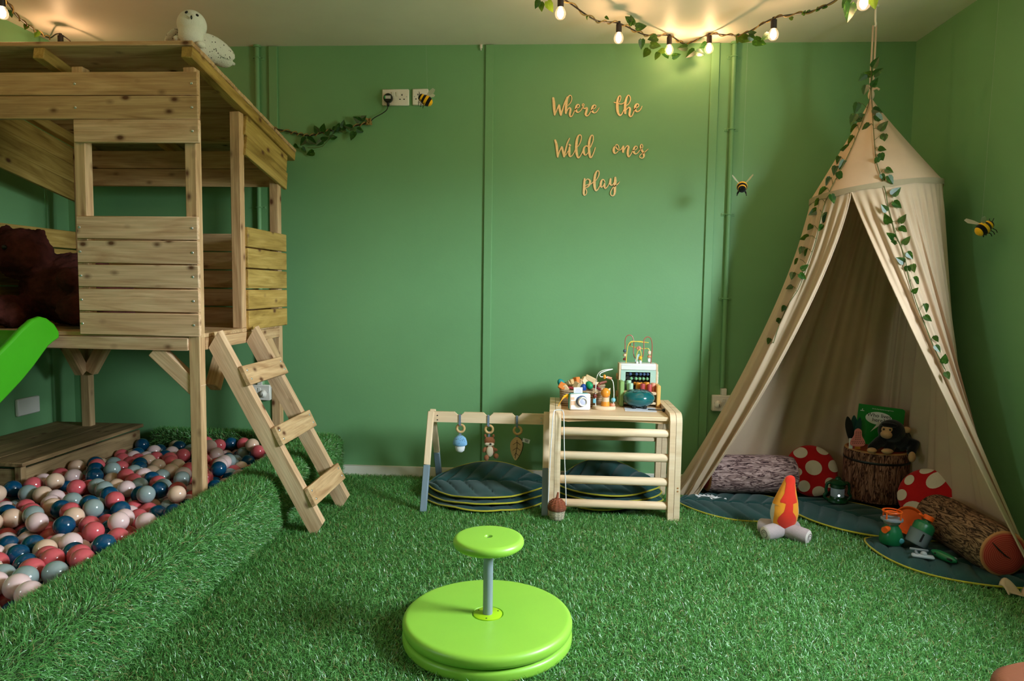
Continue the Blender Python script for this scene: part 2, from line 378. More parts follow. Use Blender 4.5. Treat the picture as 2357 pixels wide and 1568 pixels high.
# ------------------------------------------------------------------ wooden lettering
m_letter = NT('laser_cut_ply'); m_letter.b.inputs['Roughness'].default_value = .6
m_letter.l(m_letter.ramp(m_letter.noise(m_letter.coords((3, 3, 40)), 6, 3), [(.3, (244, 194, 132)), (.7, (254, 216, 162))]), m_letter.b.inputs['Base Color']); m_letter = m_letter.m
m_letter_edge = mat('burnt_ply_edge', (92, 52, 20), .8)
WORDS = {
 'Where': (1260, 205, 18.13, [
  [(245,395,90),(270,600,108),(285,850,105),(302,1085,62)], [(305,1095,50),(390,900,46),(475,685,50)], [(488,690,80),(520,900,95),(562,1085,85)], [(572,1090,60),(640,850,55),(720,600,55),(830,350,60)],
  [(850,705,28),(960,590,36),(1015,440,36),(1000,320,36),(945,275,40),(880,330,60),(820,450,85),(790,650,98),(775,850,98),(770,1010,88)],
  [(812,950,30),(870,835,40),(930,795,50),(965,850,78),(950,960,85),(932,1070,78),(960,1160,55),(1030,1130,38),(1090,1010,36),(1145,900,40),(1230,815,36),(1310,775,34),(1338,705,32),(1290,655,42),(1222,695,72),(1190,800,92),(1200,920,88),(1270,983,50),(1370,930,36),(1440,830,36),(1475,740,38),(1452,680,36),(1490,625,32),(1528,665,32),(1502,735,40),(1490,790,48),(1560,828,46),(1640,790,56),(1650,850,78),(1612,980,88),(1595,1070,80),(1640,1132,52),(1720,1090,36),(1800,960,36),(1900,850,36),(1990,795,34),(2018,715,32),(1960,680,42),(1890,735,76),(1860,845,92),(1880,950,82),(1960,1008,46),(2060,950,36),(2160,795,24)]]),
 'the': (1400, 205, 19.6, [
  [(500,600,32),(555,450,34),(560,350,36),(520,315,42),(460,380,70),(412,560,98),(405,800,116),(420,1000,110),(460,1130,88),(530,1200,70),(610,1140,52),(690,980,38),(725,890,30)],
  [(265,615,42),(400,645,45),(540,690,45),(650,670,40),(735,605,35)],
  [(810,770,34),(930,660,40),(1000,480,46),(970,345,46),(905,292,46),(830,395,78),(775,600,98),(755,850,112),(765,1105,90)],
  [(812,950,35),(870,880,45),(940,842,56),(980,910,84),(962,1050,92),(952,1180,84),(1000,1258,56),(1080,1200,42),(1150,1040,40),(1205,905,42),(1300,840,40),(1368,770,38),(1348,695,42),(1270,695,64),(1212,795,94),(1212,930,98),(1280,1030,58),(1390,1000,42),(1470,900,38),(1520,785,28)]]),
 'Wild': (1265, 295, 19.6, [
  [(252,560,84),(310,750,106),(340,1000,106),(368,1300,78)], [(378,1300,52),(440,1080,50),(540,855,56)], [(556,870,84),(600,1050,96),(652,1285,90)], [(672,1290,62),(710,1050,66),(790,720,66),(900,470,46)],
  [(682,1265,34),(760,1180,34),(835,1040,34)], [(902,870,76),(890,1050,104),(892,1215,98),(932,1290,62),(1010,1250,42),(1100,1120,40),(1155,990,40)], [(900,762,84),(928,790,84)],
  [(1270,845,32),(1370,690,42),(1430,480,46),(1420,355,48),(1360,318,50),(1280,390,76),(1222,600,104),(1202,900,114),(1222,1150,108),(1282,1335,82),(1370,1290,48),(1460,1130,42),(1515,990,36)],
  [(1725,842,54),(1650,815,54),(1562,885,78),(1532,1020,92),(1562,1175,84),(1620,1228,48),(1700,1160,38),(1742,1075,32)],
  [(1842,870,42),(1902,730,46),(1962,560,46),(1962,385,46),(1920,325,44),(1850,405,74),(1790,600,94),(1772,850,104),(1787,1100,108),(1832,1315,88),(1910,1290,52),(2000,1080,46),(2060,885,40)]]),
 'ones': (1395, 320, 21.43, [
  [(450,365,60),(390,455,102),(372,580,112),(402,685,94),(460,718,50),(560,640,40),(630,500,40),(610,370,40),(540,290,46),(472,335,46),(492,430,52),(560,520,52),(650,560,42),(730,530,42),(790,440,42),(840,365,54)],
  [(850,378,86),(840,500,108),(836,645,102)], [(882,555,42),(960,430,46),(1050,345,54),(1108,400,86),(1082,530,108),(1062,700,108),(1082,835,88),(1122,886,58),(1190,810,46),(1260,690,42),(1315,590,42),(1420,560,40),(1510,490,40),(1530,405,42),(1470,365,44),(1400,415,78),(1362,520,102),(1362,650,102),(1430,742,62),(1530,720,42),(1620,610,42),(1690,530,42),(1790,440,38),(1795,325,38),(1745,275,42),(1692,342,64),(1702,450,88),(1762,570,98),(1832,700,102),(1860,828,96),(1830,925,58),(1740,955,42),(1655,900,42),(1672,812,38),(1760,742,42),(1870,680,42),(1980,590,40),(2070,505,30)]]),
 'play': (1330, 385, 20.9, [
  [(325,570,80),(310,800,112),(296,1050,108),(282,1245,98),(312,1342,78),(380,1325,44),(428,1210,42),(400,1090,42),(358,1025,38)],
  [(372,655,42),(430,592,46),(500,585,54),(578,655,92),(580,760,102),(540,880,84),(450,968,54),(372,978,42)], [(372,898,42),(450,850,42),(600,818,52),(690,770,48),(752,695,42)],
  [(862,655,38),(960,500,46),(1020,340,52),(1010,215,50),(955,178,50),(880,250,80),(822,420,104),(802,650,118),(802,900,118),(842,1085,94),(890,1135,58),(970,1060,48),(1042,920,42)],
  [(1300,728,40),(1270,645,44),(1210,598,56),(1140,655,84),(1102,780,102),(1098,895,98),(1140,970,54),(1210,920,42),(1285,790,52)], [(1285,800,76),(1282,930,88),(1310,1025,64),(1390,980,48),(1490,820,42),(1560,600,46)],
  [(1575,575,86),(1556,720,108),(1572,835,84),(1640,876,48),(1710,800,42),(1765,690,42)], [(1797,515,96),(1797,700,124),(1782,950,118),(1777,1200,104),(1732,1345,70),(1640,1380,48),(1565,1290,46),(1605,1120,44),(1720,960,44),(1860,860,44),(1950,780,40),(2000,705,32)]]),
}
LABELW = {'Where': 'top left of the five', 'the': 'top right of the five', 'Wild': 'below the word Where', 'ones': 'below the word the', 'play': 'lowest of the five'}
for wd, (ox, oy, sc, strokes) in WORDS.items():
    mb = MB(); yb = WALL_Y-.0005; yf = yb-.005
    for si, st in enumerate(strokes):
        P = crom(st, 7); n = len(P); Lp, Rp = [], []
        W = [PY(ox+p[0]/sc, oy+p[1]/sc, WALL_Y) for p in P]; hw = [max(.0012, .5*p[2]/sc/424.0) for p in P]
        for i in range(n):
            t = W[min(i+1, n-1)]-W[max(i-1, 0)]; t.y = 0; t.normalize(); nn = Vector((-t.z, 0, t.x))
            Lp.append((W[i]+nn*hw[i])); Rp.append((W[i]-nn*hw[i]))
        # rounded caps
        def cap(c, t, r, k=5): return [c+(t*cos(a)+Vector((-t.z, 0, t.x))*sin(a))*r for a in np.linspace(-pi/2, pi/2, k+2)[1:-1]]
        tE = (W[-1]-W[-2]).normalized(); tS = (W[0]-W[1]).normalized()
        V = []; F = []; dy = -.00004*si
        for i in range(n):
            V += [Vector((Lp[i].x, yf+dy, Lp[i].z)), Vector((Rp[i].x, yf+dy, Rp[i].z)), Vector((Lp[i].x, yb, Lp[i].z)), Vector((Rp[i].x, yb, Rp[i].z))]
        for i in range(n-1):
            a, b = 4*i, 4*i+4; F.append((a, b, b+1, a+1))
        mb.add(V, F, False, 0)
        E_ = [(4*i, 4*i+4, 4*i+6, 4*i+2) for i in range(n-1)]+[(4*i+1, 4*i+5, 4*i+7, 4*i+3) for i in range(n-1)]
        mb.add(V, E_, False, 1)
        for c, t, r in ((W[0], tS, hw[0]), (W[-1], tE, hw[-1])):
            pts = cap(c, t, r); nn = Vector((-t.z, 0, t.x)); pts = [c-nn*r]+pts+[c+nn*r]; m_ = len(pts)
            VV = [Vector((p.x, yf+dy, p.z)) for p in pts]+[Vector((p.x, yb, p.z)) for p in pts]
            mb.add(VV, [tuple(range(m_))], False, 0); mb.add(VV, [(k, k+1, m_+k+1, m_+k) for k in range(m_-1)], False, 1)
    single('wooden_word', mb, [m_letter, m_letter_edge], 'wooden script word reading %s on the green wall, %s words' % (wd, LABELW[wd]), 'wall lettering', 'wooden script words on the back wall')
# ------------------------------------------------------------------ wooden playhouse
m_pine = wood('treated_pine', (226, 190, 146), (208, 168, 124), (172, 130, 90))
m_pine_l = wood('pale_pine', (238, 204, 166), (224, 184, 146), (196, 150, 112))
m_pine_o = wood('olive_treated_pine', (206, 172, 100), (186, 152, 80), (142, 110, 50))
m_screw = mat('zinc_screw', (215, 215, 215), .3, .9)
PHX, PHY = -1.40, 2.655          # outer faces of the right and the front boards
house = thing('playhouse', 'raised wooden playhouse on posts with slatted sides and sloping plank roof', 'playhouse', (-1.95, 3.10, 0))
BH, GAP, Z0 = .089, .0065, .853
def rz(Y): return 1.984-.190*(Y-2.617)       # top of the roof planks
def post(x, y, z0, z1, w=.045): return board('post', (x, y, z0), (x, y, z1), w, w, m_pine, house, (0, 1, 0))
post(-1.436, 2.698, 0, rz(2.698)-.066); post(-1.883, 2.690, .863, rz(2.69)-.066); post(-1.436, 3.080, .863, rz(3.08)-.066)
post(-1.436, 3.503, 0, rz(3.503)-.066); post(-2.470, 3.503, 0, rz(3.503)-.066); post(-2.470, 2.698, 0, rz(2.698)-.066)
scr = _mesh('screw', MB().lathe([(0, .0022), (.003, .002), (.0052, .0006), (.0054, 0), (0, 0)], (0, 0, 0), 10), m_screw, Vector((0, 0, 0)))
def screws(b, pts, n):
    for p in pts: put('screw', scr, b, facing(p, n, (1, 0, 0) if abs(n[0]) < .5 else (0, 0, 1)))
for k in range(5):
    z = Z0+BH/2+k*(BH+GAP)
    b = board('wall_board', (-1.897, PHY+.009, z), (-1.402, PHY+.009, z), .018, BH, m_pine_l, house); screws(b, [(-1.885, PHY, z), (-1.425, PHY, z)], (0, -1, 0))
    board('wall_board', (PHX-.009, 3.100, z), (PHX-.009, 3.556, z), .018, BH, m_pine_o, house)
    board('wall_board', (-2.49, 3.536, z), (-1.418, 3.536, z), .018, BH, m_pine, house)
    board('wall_board', (-2.501, 2.66, z), (-2.501, 3.545, z), .018, BH, m_pine_o, house)
for z in (1.835, 1.744):
    b = board('wall_board', (-2.49, PHY+.009, z), (-1.392, PHY+.009, z), .018, .0885, m_pine, house); screws(b, [(-1.885, PHY, z), (-1.415, PHY, z)], (0, -1, 0))
b = board('wall_board', (-1.896, PHY+.009, 1.654), (-1.390, PHY+.009, 1.654), .018, .089, m_pine_l, house); screws(b, [(-1.415, PHY, 1.654)], (0, -1, 0))
for z in (1.611, 1.703): board('wall_board', (-2.49, 3.536, z), (-1.418, 3.536, z), .018, .0895, m_pine, house)
for k in range(2):
    d = .045+.0905*k; board('wall_board', (PHX-.009, 3.10, rz(3.10)-.066-d), (PHX-.009, 3.575, rz(3.575)-.066-d), .018, .089, m_pine_o, house)
for k in range(3):
    d = .045+.0905*k; board('wall_board', (-2.501, 2.66, rz(2.66)-.066-d), (-2.501, 3.55, rz(3.55)-.066-d), .018, .089, m_pine_o, house)
# floor frame and deck
board('beam', (-2.49, 2.690, .819), (-1.4585, 2.690, .819), .045, .050, m_pine_l, house); board('beam', (-2.49, 3.46, .819), (-1.4585, 3.46, .819), .045, .050, m_pine, house)
board('beam', (-1.4335, 2.722, .819), (-1.4335, 3.479, .819), .045, .050, m_pine, house); board('beam', (-2.470, 2.722, .819), (-2.470, 3.479, .819), .045, .050, m_pine, house)
for k in range(9):
    y = 2.725+k*.0925; board('deck_board', (-2.485, y, .8535), (-1.412, y, .8535), .089, .018, m_pine, house)
# braces
br = [((PY(360, 806, 2.69)), PY(452, 897, 2.69))]
a, b = PY(362, 812, 2.69), PY(447, 892, 2.69); board('brace', (a.x-.012, 2.700, a.z+.012), (b.x+.016, 2.700, b.z-.015), .040, .062, m_pine_l, house)
a, b = PX(517, 806, -1.435), PX(490, 892, -1.435); board('brace', (-1.435, a.y, .80), (-1.435, b.y, b.z), .045, .062, m_pine, house)
a, b = PX(608, 778, -1.435), PX(645, 856, -1.435); board('brace', (-1.435, a.y, .80), (-1.435, b.y, b.z), .045, .062, m_pine, house)
a, b = PY(255, 806, 3.47), PY(205, 856, 3.47); board('brace', (a.x, 3.48, .80), (b.x, 3.48, b.z), .045, .062, m_pine, house)
a, b = PX(150, 806, -2.45), PX(195, 856, -2.45); board('brace', (-2.465, a.y, .80), (-2.465, b.y, b.z), .045, .062, m_pine, house)
# roof
for x in (-1.4125, PY(87, 107, 2.62).x, -2.470):
    board('rafter', (x, 2.622, rz(2.622)-.041), (x, 3.665, rz(3.665)-.041), .045, .046, m_pine_o, house, bev=.003)
nr = 12; Ls = 1.058/nr
for k in range(nr):
    y0 = 2.617+k*Ls; ym = y0+Ls/2; dz = .0016*(k % 2)
    board('roof_board', (-2.56, ym, rz(ym)-.009+dz), (-1.388, ym, rz(ym)-.009+dz), Ls*1.0, .018, m_pine, house, Vector((0, .19, 1)))

# ladder leaning on the right side
lad = thing('ladder', 'wooden three-rung ladder leaning from the playhouse deck to the grass', 'ladder', (-.98, 3.0, 0))
Lt, Lf = Vector((-1.392, 2.757, .845)), Vector((-.985, 2.842, .008)); Rt, Rf = Vector((-1.392, 3.105, .845)), Vector((-.988, 3.213, .008))
nrm = (Lf-Lt).cross(Rt-Lt).normalized()
if nrm.x < 0: nrm = -nrm
for t, f_ in ((Lt, Lf), (Rt, Rf)):
    mb = MB(); R = frame(f_-t, nrm); L_ = (f_-t).length; c = (t+f_)/2; h = .034; w = .0225
    sl = h*2*abs(nrm.z)/sqrt(1-nrm.z**2)
    V = []
    for sy in (-w, w): V += [(-L_/2-.012, sy, h), (L_/2-.03, sy, h), (L_/2+.012, sy, -h), (-L_/2+.03, sy, -h)]
    me = _mesh('stringer', MB().add([Vector(v) for v in V], [(0, 1, 2, 3), (7, 6, 5, 4), (0, 4, 5, 1), (1, 5, 6, 2), (2, 6, 7, 3), (3, 7, 4, 0)], False), m_pine_l, Vector((0, 0, 0)))
    M = R.to_4x4(); M.translation = c; put('stringer', me, lad, M)
for px_ in ((583, 851), (662, 981), (742, 1112)):
    best = min(np.linspace(.05, .98, 200), key=lambda s: abs(proj((Lt+Rt)/2*(1-s)+(Lf+Rf)/2*s+nrm*.05)[1]-px_[1]))
    A, B = Lt.lerp(Lf, best)+nrm*.0445, Rt.lerp(Rf, best)+nrm*.0445; d = (B-A).normalized()
    rg = board('rung', A-d*.028, B+d*.028, .085, .021, m_pine, lad, nrm)
    for e in (A, B):
        for q in (-.02, .02): put('screw', scr, rg, facing(e+(Lf-Lt).normalized()*q+nrm*.0105, nrm, (0, 1, 0)))

# green slide
m_slide = mat('green_slide_plastic', (60, 156, 14), .42, var=.04, bump=.05, bs=300)
top_px = [(137, 765), (126, 747), (110, 735), (95, 731), (76, 738), (52, 760), (26, 788), (0, 814)]
bot_px = [(137, 778), (124, 787), (112, 797), (98, 816), (78, 844), (52, 876), (26, 904), (0, 931)]
XS = -1.972; st = [(PX(x, y, XS), PX(u, v, XS)) for (x, y), (u, v) in zip(top_px, bot_px)]
dT, dB = st[-1][0]-st[-2][0], st[-1][1]-st[-2][1]
dT = Vector((0, dT.y, dT.z)); dB = Vector((0, dB.y, dB.z))
for k in range(10):
    a, b = st[-1][0]+dT, st[-1][1]+dB
    if b.z < .20: b.z = .20; a.z = max(a.z, .34)
    st.append((a, b))
XL = XS-.40; V = []; F = []
for a, b in st:
    fl = b.z+.03
    V += [(XS, b.y, b.z), (XS, a.y, a.z), (XS-.012, a.y, a.z+.006), (XS-.028, a.y, a.z), (XS-.045, b.y, fl), (XL+.045, b.y, fl), (XL+.028, a.y, a.z), (XL+.012, a.y, a.z+.006), (XL, a.y, a.z), (XL, b.y, b.z)]
n = 10
for i in range(len(st)-1): F += [(i*n+k, i*n+(k+1) % n, (i+1)*n+(k+1) % n, (i+1)*n+k) for k in range(n)]
F += [tuple(range(n)), tuple((len(st)-1)*n+k for k in range(n))]
slide = single('slide', MB().add([Vector(v) for v in V], F, True), m_slide, 'bright green plastic slide coming off the front of the playhouse', 'slide')
sm_ = slide.modifiers.new('b', 'BEVEL'); sm_.width = .006; sm_.segments = 2; sm_.limit_method = 'ANGLE'; sm_.angle_limit = .6
for k_, off in enumerate((.035, .075)):
    pass

# ------------------------------------------------------------------ bench in the ball pit
m_bench = wood('dark_bench_pine', (168, 138, 100), (146, 118, 84), (110, 86, 58))
bench = thing('storage_bench', 'low wooden plank bench along the left wall inside the ball pit', 'bench', (-2.47, 3.2, 0))
bx0, bx1, by0, by1, bz = LEFT_X+.012, -2.215, 2.725, 3.585, .30
for k in range(3):
    w = (bx1-bx0)/3; board('top_plank', (bx0+w*(k+.5), by0, bz-.009), (bx0+w*(k+.5), by1, bz-.009), w-.003, .018, m_bench, bench)
for k in range(3):
    z = .045+.09*k; board('front_plank', (bx1-.025, by0+.03, z), (bx1-.025, by1-.01, z), .018, .087, m_bench, bench); board('end_plank', (bx0+.01, by0+.022, z), (bx1-.05, by0+.022, z), .018, .087, m_bench, bench)
board('corner_post', (bx1-.030, by0+.022, .0), (bx1-.030, by0+.022, bz-.018), .03, .03, m_bench, bench, (0, 1, 0))

# ------------------------------------------------------------------ turf: bank round the pit and the lawn floor
BX0, BX1, BHGT = -1.385, -1.165, .235
def grass_mat(name):
    k = NT(name); b = k.b; b.inputs['Roughness'].default_value = .33; b.inputs['Specular IOR Level'].default_value = .7
    at = k.n('ShaderNodeAttribute'); at.attribute_name = 'tone'
    col = k.ramp(at.outputs['Fac'], [(0, (52, 106, 40)), (.35, (88, 154, 72)), (.7, (126, 188, 106)), (.9, (170, 216, 156)), (.93, (176, 166, 108)), (1, (150, 134, 84))])
    k.l(col, b.inputs['Base Color'])
    tr = k.n('ShaderNodeBsdfTranslucent'); k.l(col, tr.inputs[0]); mx = k.n('ShaderNodeMixShader'); mx.inputs[0].default_value = .25
    k.l(b.outputs[0], mx.inputs[1]); k.l(tr.outputs[0], mx.inputs[2]); k.l(mx.outputs[0], k.out.inputs['Surface']); return k.m
m_grass = grass_mat('artificial_grass')
def blades(name, P, N, length, width, org, lean=(.35, 1.15), drift=None):
    """P (n,3) roots, N (n,3) normals -> one mesh of curved blades"""
    n = len(P); a = rng.uniform(0, 2*pi, n)
    ref = np.where(np.abs(N[:, 2:3]) > .9, np.array([[1., 0, 0]]), np.array([[0., 0, 1]])); T = np.cross(N, ref); T /= np.linalg.norm(T, axis=1, keepdims=True); B = np.cross(N, T)
    D = T*np.cos(a)[:, None]+B*np.sin(a)[:, None]; S = np.cross(N, D)
    if drift is not None: D = D+np.array(drift)[None]; D -= N*np.sum(D*N, 1, keepdims=True); D /= np.linalg.norm(D, axis=1, keepdims=True); S = np.cross(N, D)
    L = length*rng.uniform(.65, 1.2, n); w = width*rng.uniform(.7, 1.2, n); th = rng.uniform(lean[0], lean[1], n)
    tw = rng.uniform(-.8, .8, n); S2 = S*np.cos(tw)[:, None]+(N*np.sin(tw)[:, None])
    d1 = N*np.cos(th*.55)[:, None]+D*np.sin(th*.55)[:, None]; d2 = N*np.cos(th*1.25)[:, None]+D*np.sin(th*1.25)[:, None]
    M = P+d1*(L*.55)[:, None]; Tp = M+d2*(L*.5)[:, None]
    V = np.stack([P-S2*w[:, None]/2, P+S2*w[:, None]/2, M+S2*w[:, None]*.45, M-S2*w[:, None]*.45, Tp], 1).reshape(-1, 3)-np.array(org)
    base = (np.arange(n)*5)[:, None]; loops = np.concatenate([base+np.array([[0, 1, 2, 3]]), base+np.array([[3, 2, 4]])], 1).astype(np.int32).ravel()
    me = bpy.data.meshes.new(name); me.vertices.add(5*n); me.vertices.foreach_set('co', V.astype(np.float32).ravel())
    me.loops.add(7*n); me.loops.foreach_set('vertex_index', loops); me.polygons.add(2*n)
    ls = np.stack([np.arange(n)*7, np.arange(n)*7+4], 1).ravel().astype(np.int32); me.polygons.foreach_set('loop_start', ls)
    me.update(calc_edges=True); me.polygons.foreach_set('use_smooth', np.ones(2*n, bool))
    at = me.attributes.new('tone', 'FLOAT', 'POINT'); tone = np.clip(rng.beta(2.2, 2.4, n)*.92, 0, .92); br_ = rng.random(n) < .06; tone[br_] = rng.uniform(.93, 1, br_.sum())
    at.data.foreach_set('value', np.repeat(tone, 5).astype(np.float32)); me.materials.append(m_grass); return me
bank = thing('turf_bank', 'grass covered kerb bordering the ball pit', 'turf kerb', ((BX0+BX1)/2, 2.4, 0))
def bank_prof(x0, x1, h, r=.055, k=5):
    P = [(x1, 0)]; P += [(x1-r+r*cos(a), h-r+r*sin(a)) for a in np.linspace(0, pi/2, k)]; P += [(x0+r-r*sin(a), h-r+r*cos(a)) for a in np.linspace(0, pi/2, k)]; P += [(x0, 0)]
    return P
pr = bank_prof(BX0, BX1, BHGT); mb = MB(); ny = 2
V = [Vector((x, y, z)) for y in (.9, WALL_Y-.002) for x, z in pr]; m_ = len(pr)
mb.add(V, [(k, k+1, m_+k+1, m_+k) for k in range(m_-1)]+[tuple(range(m_)), tuple(m_+k for k in range(m_))], False)
pr2 = bank_prof(0, .145, BHGT+.012); V = [Vector((x, WALL_Y-.002-.145+.145-yy, z)) for x in (-2.20, BX0+.02) for yy, z in pr2]
mb.add(V, [(k, k+1, m_+k+1, m_+k) for k in range(m_-1)]+[tuple(range(m_)), tuple(m_+k for k in range(m_))], False)
part('kerb_core', mb, m_soil, bank)
def sample_prof(pr, n):
    pr = np.array(pr); seg = np.diff(pr, axis=0); ln = np.linalg.norm(seg, axis=1); cum = np.concatenate([[0], np.cumsum(ln)])
    s = rng.uniform(0, cum[-1], n); i = np.clip(np.searchsorted(cum, s)-1, 0, len(ln)-1); t = (s-cum[i])/ln[i]
    p = pr[i]+seg[i]*t[:, None]; nn = np.stack([seg[i][:, 1], -seg[i][:, 0]], 1)/ln[i][:, None]
    return p, nn
nb = 95000; p, nn = sample_prof(pr, nb); Y = 1.15+(WALL_Y-1.19)*rng.random(nb)
keep = ~((p[:, 0] < BX0+.002) & (p[:, 1] < .16)); p, nn, Y = p[keep], nn[keep], Y[keep]
Pb = np.stack([p[:, 0], Y, p[:, 1]], 1); Nb = np.stack([nn[:, 0], np.zeros(len(Y)), nn[:, 1]], 1)
n2 = 14000; p, nn = sample_prof(pr2, n2); X_ = rng.uniform(-2.2, BX0, n2); k2 = p[:, 1] > .12; p, nn, X_ = p[k2], nn[k2], X_[k2]
Pb = np.concatenate([Pb, np.stack([X_, WALL_Y-.002-p[:, 0], p[:, 1]], 1)]); Nb = np.concatenate([Nb, np.stack([np.zeros(len(X_)), -nn[:, 0], nn[:, 1]], 1)])
me = blades('grass', Pb, Nb, .027, .0019, ORG[bank.name], (.4, 1.4), (0, 0, -.2)); o = bpy.data.objects.new('grass', me); COL.objects.link(o); _child(o, bank, WM[bank.name]); o['kind'] = 'stuff'
# lawn: no blades where something lies flat on it
CLEAR = []     # (cx, cy, rx, ry, angle)
def lawn():
    n = 470000; y = 1.35+(WALL_Y-1.36)*rng.random(n)**1.0; x = rng.uniform(BX1-.01, RIGHT_X-.005, n)
    keep = np.ones(n, bool)
    for cx, cy, rx, ry, an in CLEAR:
        dx, dy = x-cx, y-cy; u = dx*cos(an)+dy*sin(an); v = -dx*sin(an)+dy*cos(an); keep &= (u/rx)**2+(v/ry)**2 > 1
    x, y = x[keep], y[keep]; n = len(x)
    P = np.stack([x, y, np.zeros(n)], 1); N = np.tile([0., 0, 1], (n, 1)); org = (0.3, 2.5, 0)
    me = blades('grass', P, N, .027, .0019, org, (.5, 1.7), (.22, -.18, 0)); o = bpy.data.objects.new('grass', me); COL.objects.link(o); o.location = org
    tag(o, 'short green artificial grass covering the floor', 'grass', None, 'stuff')

# ------------------------------------------------------------------ balls
BR = .0355
def ball_sim():
    r = np.random.default_rng(11); n = 1060
    P = np.stack([r.uniform(-2.70, BX0-BR, n), r.uniform(1.40, 3.60, n), r.uniform(.12, .42, n)], 1)
    P = P[~((P[:, 0] < bx1+BR) & (P[:, 1] > by0-BR))]; P = P[P[:, 0]+.80*P[:, 1]+.34 > 0]; n = len(P); d0 = 2*BR
    obst = [(-1.436, 2.698, .0225), (-1.436, 3.503, .0225)]
    for it in range(230):
        g = .004 if it < 110 else .0015 if it < 170 else 0; P[:, 2] -= g
        D = P[:, None]-P[None]; dist = np.sqrt((D**2).sum(2))+np.eye(n)*9; I, J = np.nonzero(dist < d0)
        push = D[I, J]/dist[I, J][:, None]*((d0-dist[I, J])*.34)[:, None]; push[:, 2] = np.where(g == 0, push[:, 2]*1.0, push[:, 2]); np.add.at(P, I, push)
        P[:, 0] = np.clip(P[:, 0], LEFT_X+BR+.012, BX0-BR); P[:, 1] = np.clip(P[:, 1], 1.40, WALL_Y-.147-BR)
        sft = -(P[:, 0]+.80*P[:, 1]+.34); s = sft > 0; P[s, 0] += sft[s]
        P[:, 2] = np.maximum(P[:, 2], .106+BR+.012*np.sin(P[:, 0]*9+1)*np.sin(P[:, 1]*7))
        ins = (P[:, 0] < bx1+BR-.012) & (P[:, 1] > by0-BR+.012) & (P[:, 2] < bz+BR)
        dx = bx1-.012+BR-P[:, 0]; dy = P[:, 1]-(by0+.012-BR)
        a = ins & (dx < dy); P[a, 0] += dx[a]; b = ins & ~(dx < dy); P[b, 1] -= dy[b]
        for ox, oy, hw in obst:
            ddx, ddy = P[:, 0]-ox, P[:, 1]-oy; q = np.maximum(np.abs(ddx), np.abs(ddy)); R_ = hw+BR; s = q < R_
            sx = s & (np.abs(ddx) >= np.abs(ddy)); P[sx, 0] = ox+np.sign(ddx[sx])*R_; sy = s & ~sx; P[sy, 1] = oy+np.sign(ddy[sy])*R_
    return P
BALLS = ball_sim()
cols = [('petrol_blue', (8, 66, 100), 'dark petrol blue'), ('coral', (206, 88, 96), 'coral pink'), ('blush', (226, 190, 190), 'pale blush pink'), ('grey', (140, 152, 152), 'grey'), ('sand', (224, 184, 160), 'pale peach')]
pv = [.24, .27, .20, .17, .12]
bmats = [mat('ball_'+n, c, .16, spec=.5, coat=.25) for n, c, _ in cols]
bmesh_ = [_mesh('plastic_ball', MB().sphere((0, 0, 0), BR, 24, 14), m, Vector((0, 0, 0))) for m in bmats]
vis = []
for i, p in enumerate(BALLS):
    x, y, w = proj(p); above = ((np.linalg.norm(BALLS[:, :2]-p[:2], axis=1) < BR*1.15) & (BALLS[:, 2] > p[2]+BR*.9)).sum()
    vis.append((above == 0 and -30 < x < 760 and 900 < y < 1480, p[2]+w*-.0))
order = [i for i in np.argsort([-v[1] for v in vis]) if vis[i][0]][:298]
ci = np.random.default_rng(5).choice(5, len(BALLS), p=np.array(pv)/sum(pv))
for i in order:
    c = ci[i]; o = bpy.data.objects.new('plastic_ball', bmesh_[c]); COL.objects.link(o); _root(o, BALLS[i])
    o.rotation_euler = tuple(rng.uniform(0, 6, 3)); tag(o, 'glossy %s plastic ball in the ball pit' % cols[c][2], 'ball', '%s balls in the ball pit' % cols[c][2])
mb = MB(); so = set(order)
for i, p in enumerate(BALLS):
    if i not in so: mb.sphere(p, BR, 16, 10, mi=int(ci[i]))
single('plastic_balls', mb, bmats, 'lower layer of mixed plastic balls filling the ball pit', 'balls', None, 'stuff')
# ------------------------------------------------------------------ spinner
m_lime = mat('lime_plastic', (146, 198, 66), .38, var=.03, bump=.06, bs=420)
m_lime2 = mat('yellow_lime_plastic', (164, 206, 22), .4)
m_grey_post = mat('grey_enamel', (142, 150, 160), .4, .2)
SX, SY, SR = -.183, 2.012, .255
sp = thing('spinning_seat', 'lime green sit-on spinner with two stacked discs and a round seat', 'spinner', (SX, SY, 0))
def disc(z0, z1, r, rd=.014, c=(SX, SY)): return MB().lathe([(0, z0), (r-rd, z0)]+[(r-rd+rd*sin(a), (z0+rd if a < pi/2 else z1-rd)-rd*cos(a)) for a in np.linspace(.1, pi, 12)]+[(r-rd, z1), (0, z1)], (c[0], c[1], 0), 96)
part('base_disc', disc(.004, .040, SR, .013), m_lime, sp)
mb = MB().lathe([(0, .0415), (SR-.03, .0415), (SR-.012, .043)]+[(SR-.016+.016*sin(a), (.0575 if a < pi/2 else .064)-.016*cos(a)) for a in np.linspace(.5, pi, 12)]+[(SR-.019, .0801), (SR-.024, .0802), (.056, .0802), (.048, .0801), (.046, .076), (0, .076)], (SX, SY, 0), 96)
part('top_disc', mb, m_lime, sp)
c = part('centre_plate', MB().lathe([(0, .076), (.0435, .076), (.0435, .0805), (.042, .0815), (0, .0815)], (SX, SY, 0), 48), m_lime2, sp)
mb = MB()
for a in (-1.6, .5, 2.6): mb.lathe([(0, .0005), (.0025, .0005), (.0025, 0), (0, 0)], (SX+.034*cos(a), SY+.034*sin(a), .0815), 10)
part('screw', mb, m_dark, c)
part('post', MB().lathe([(0, .078), (.0148, .078), (.0148, .29), (0, .29)], (SX, SY, 0), 32), m_grey_post, sp)
RS = .1065
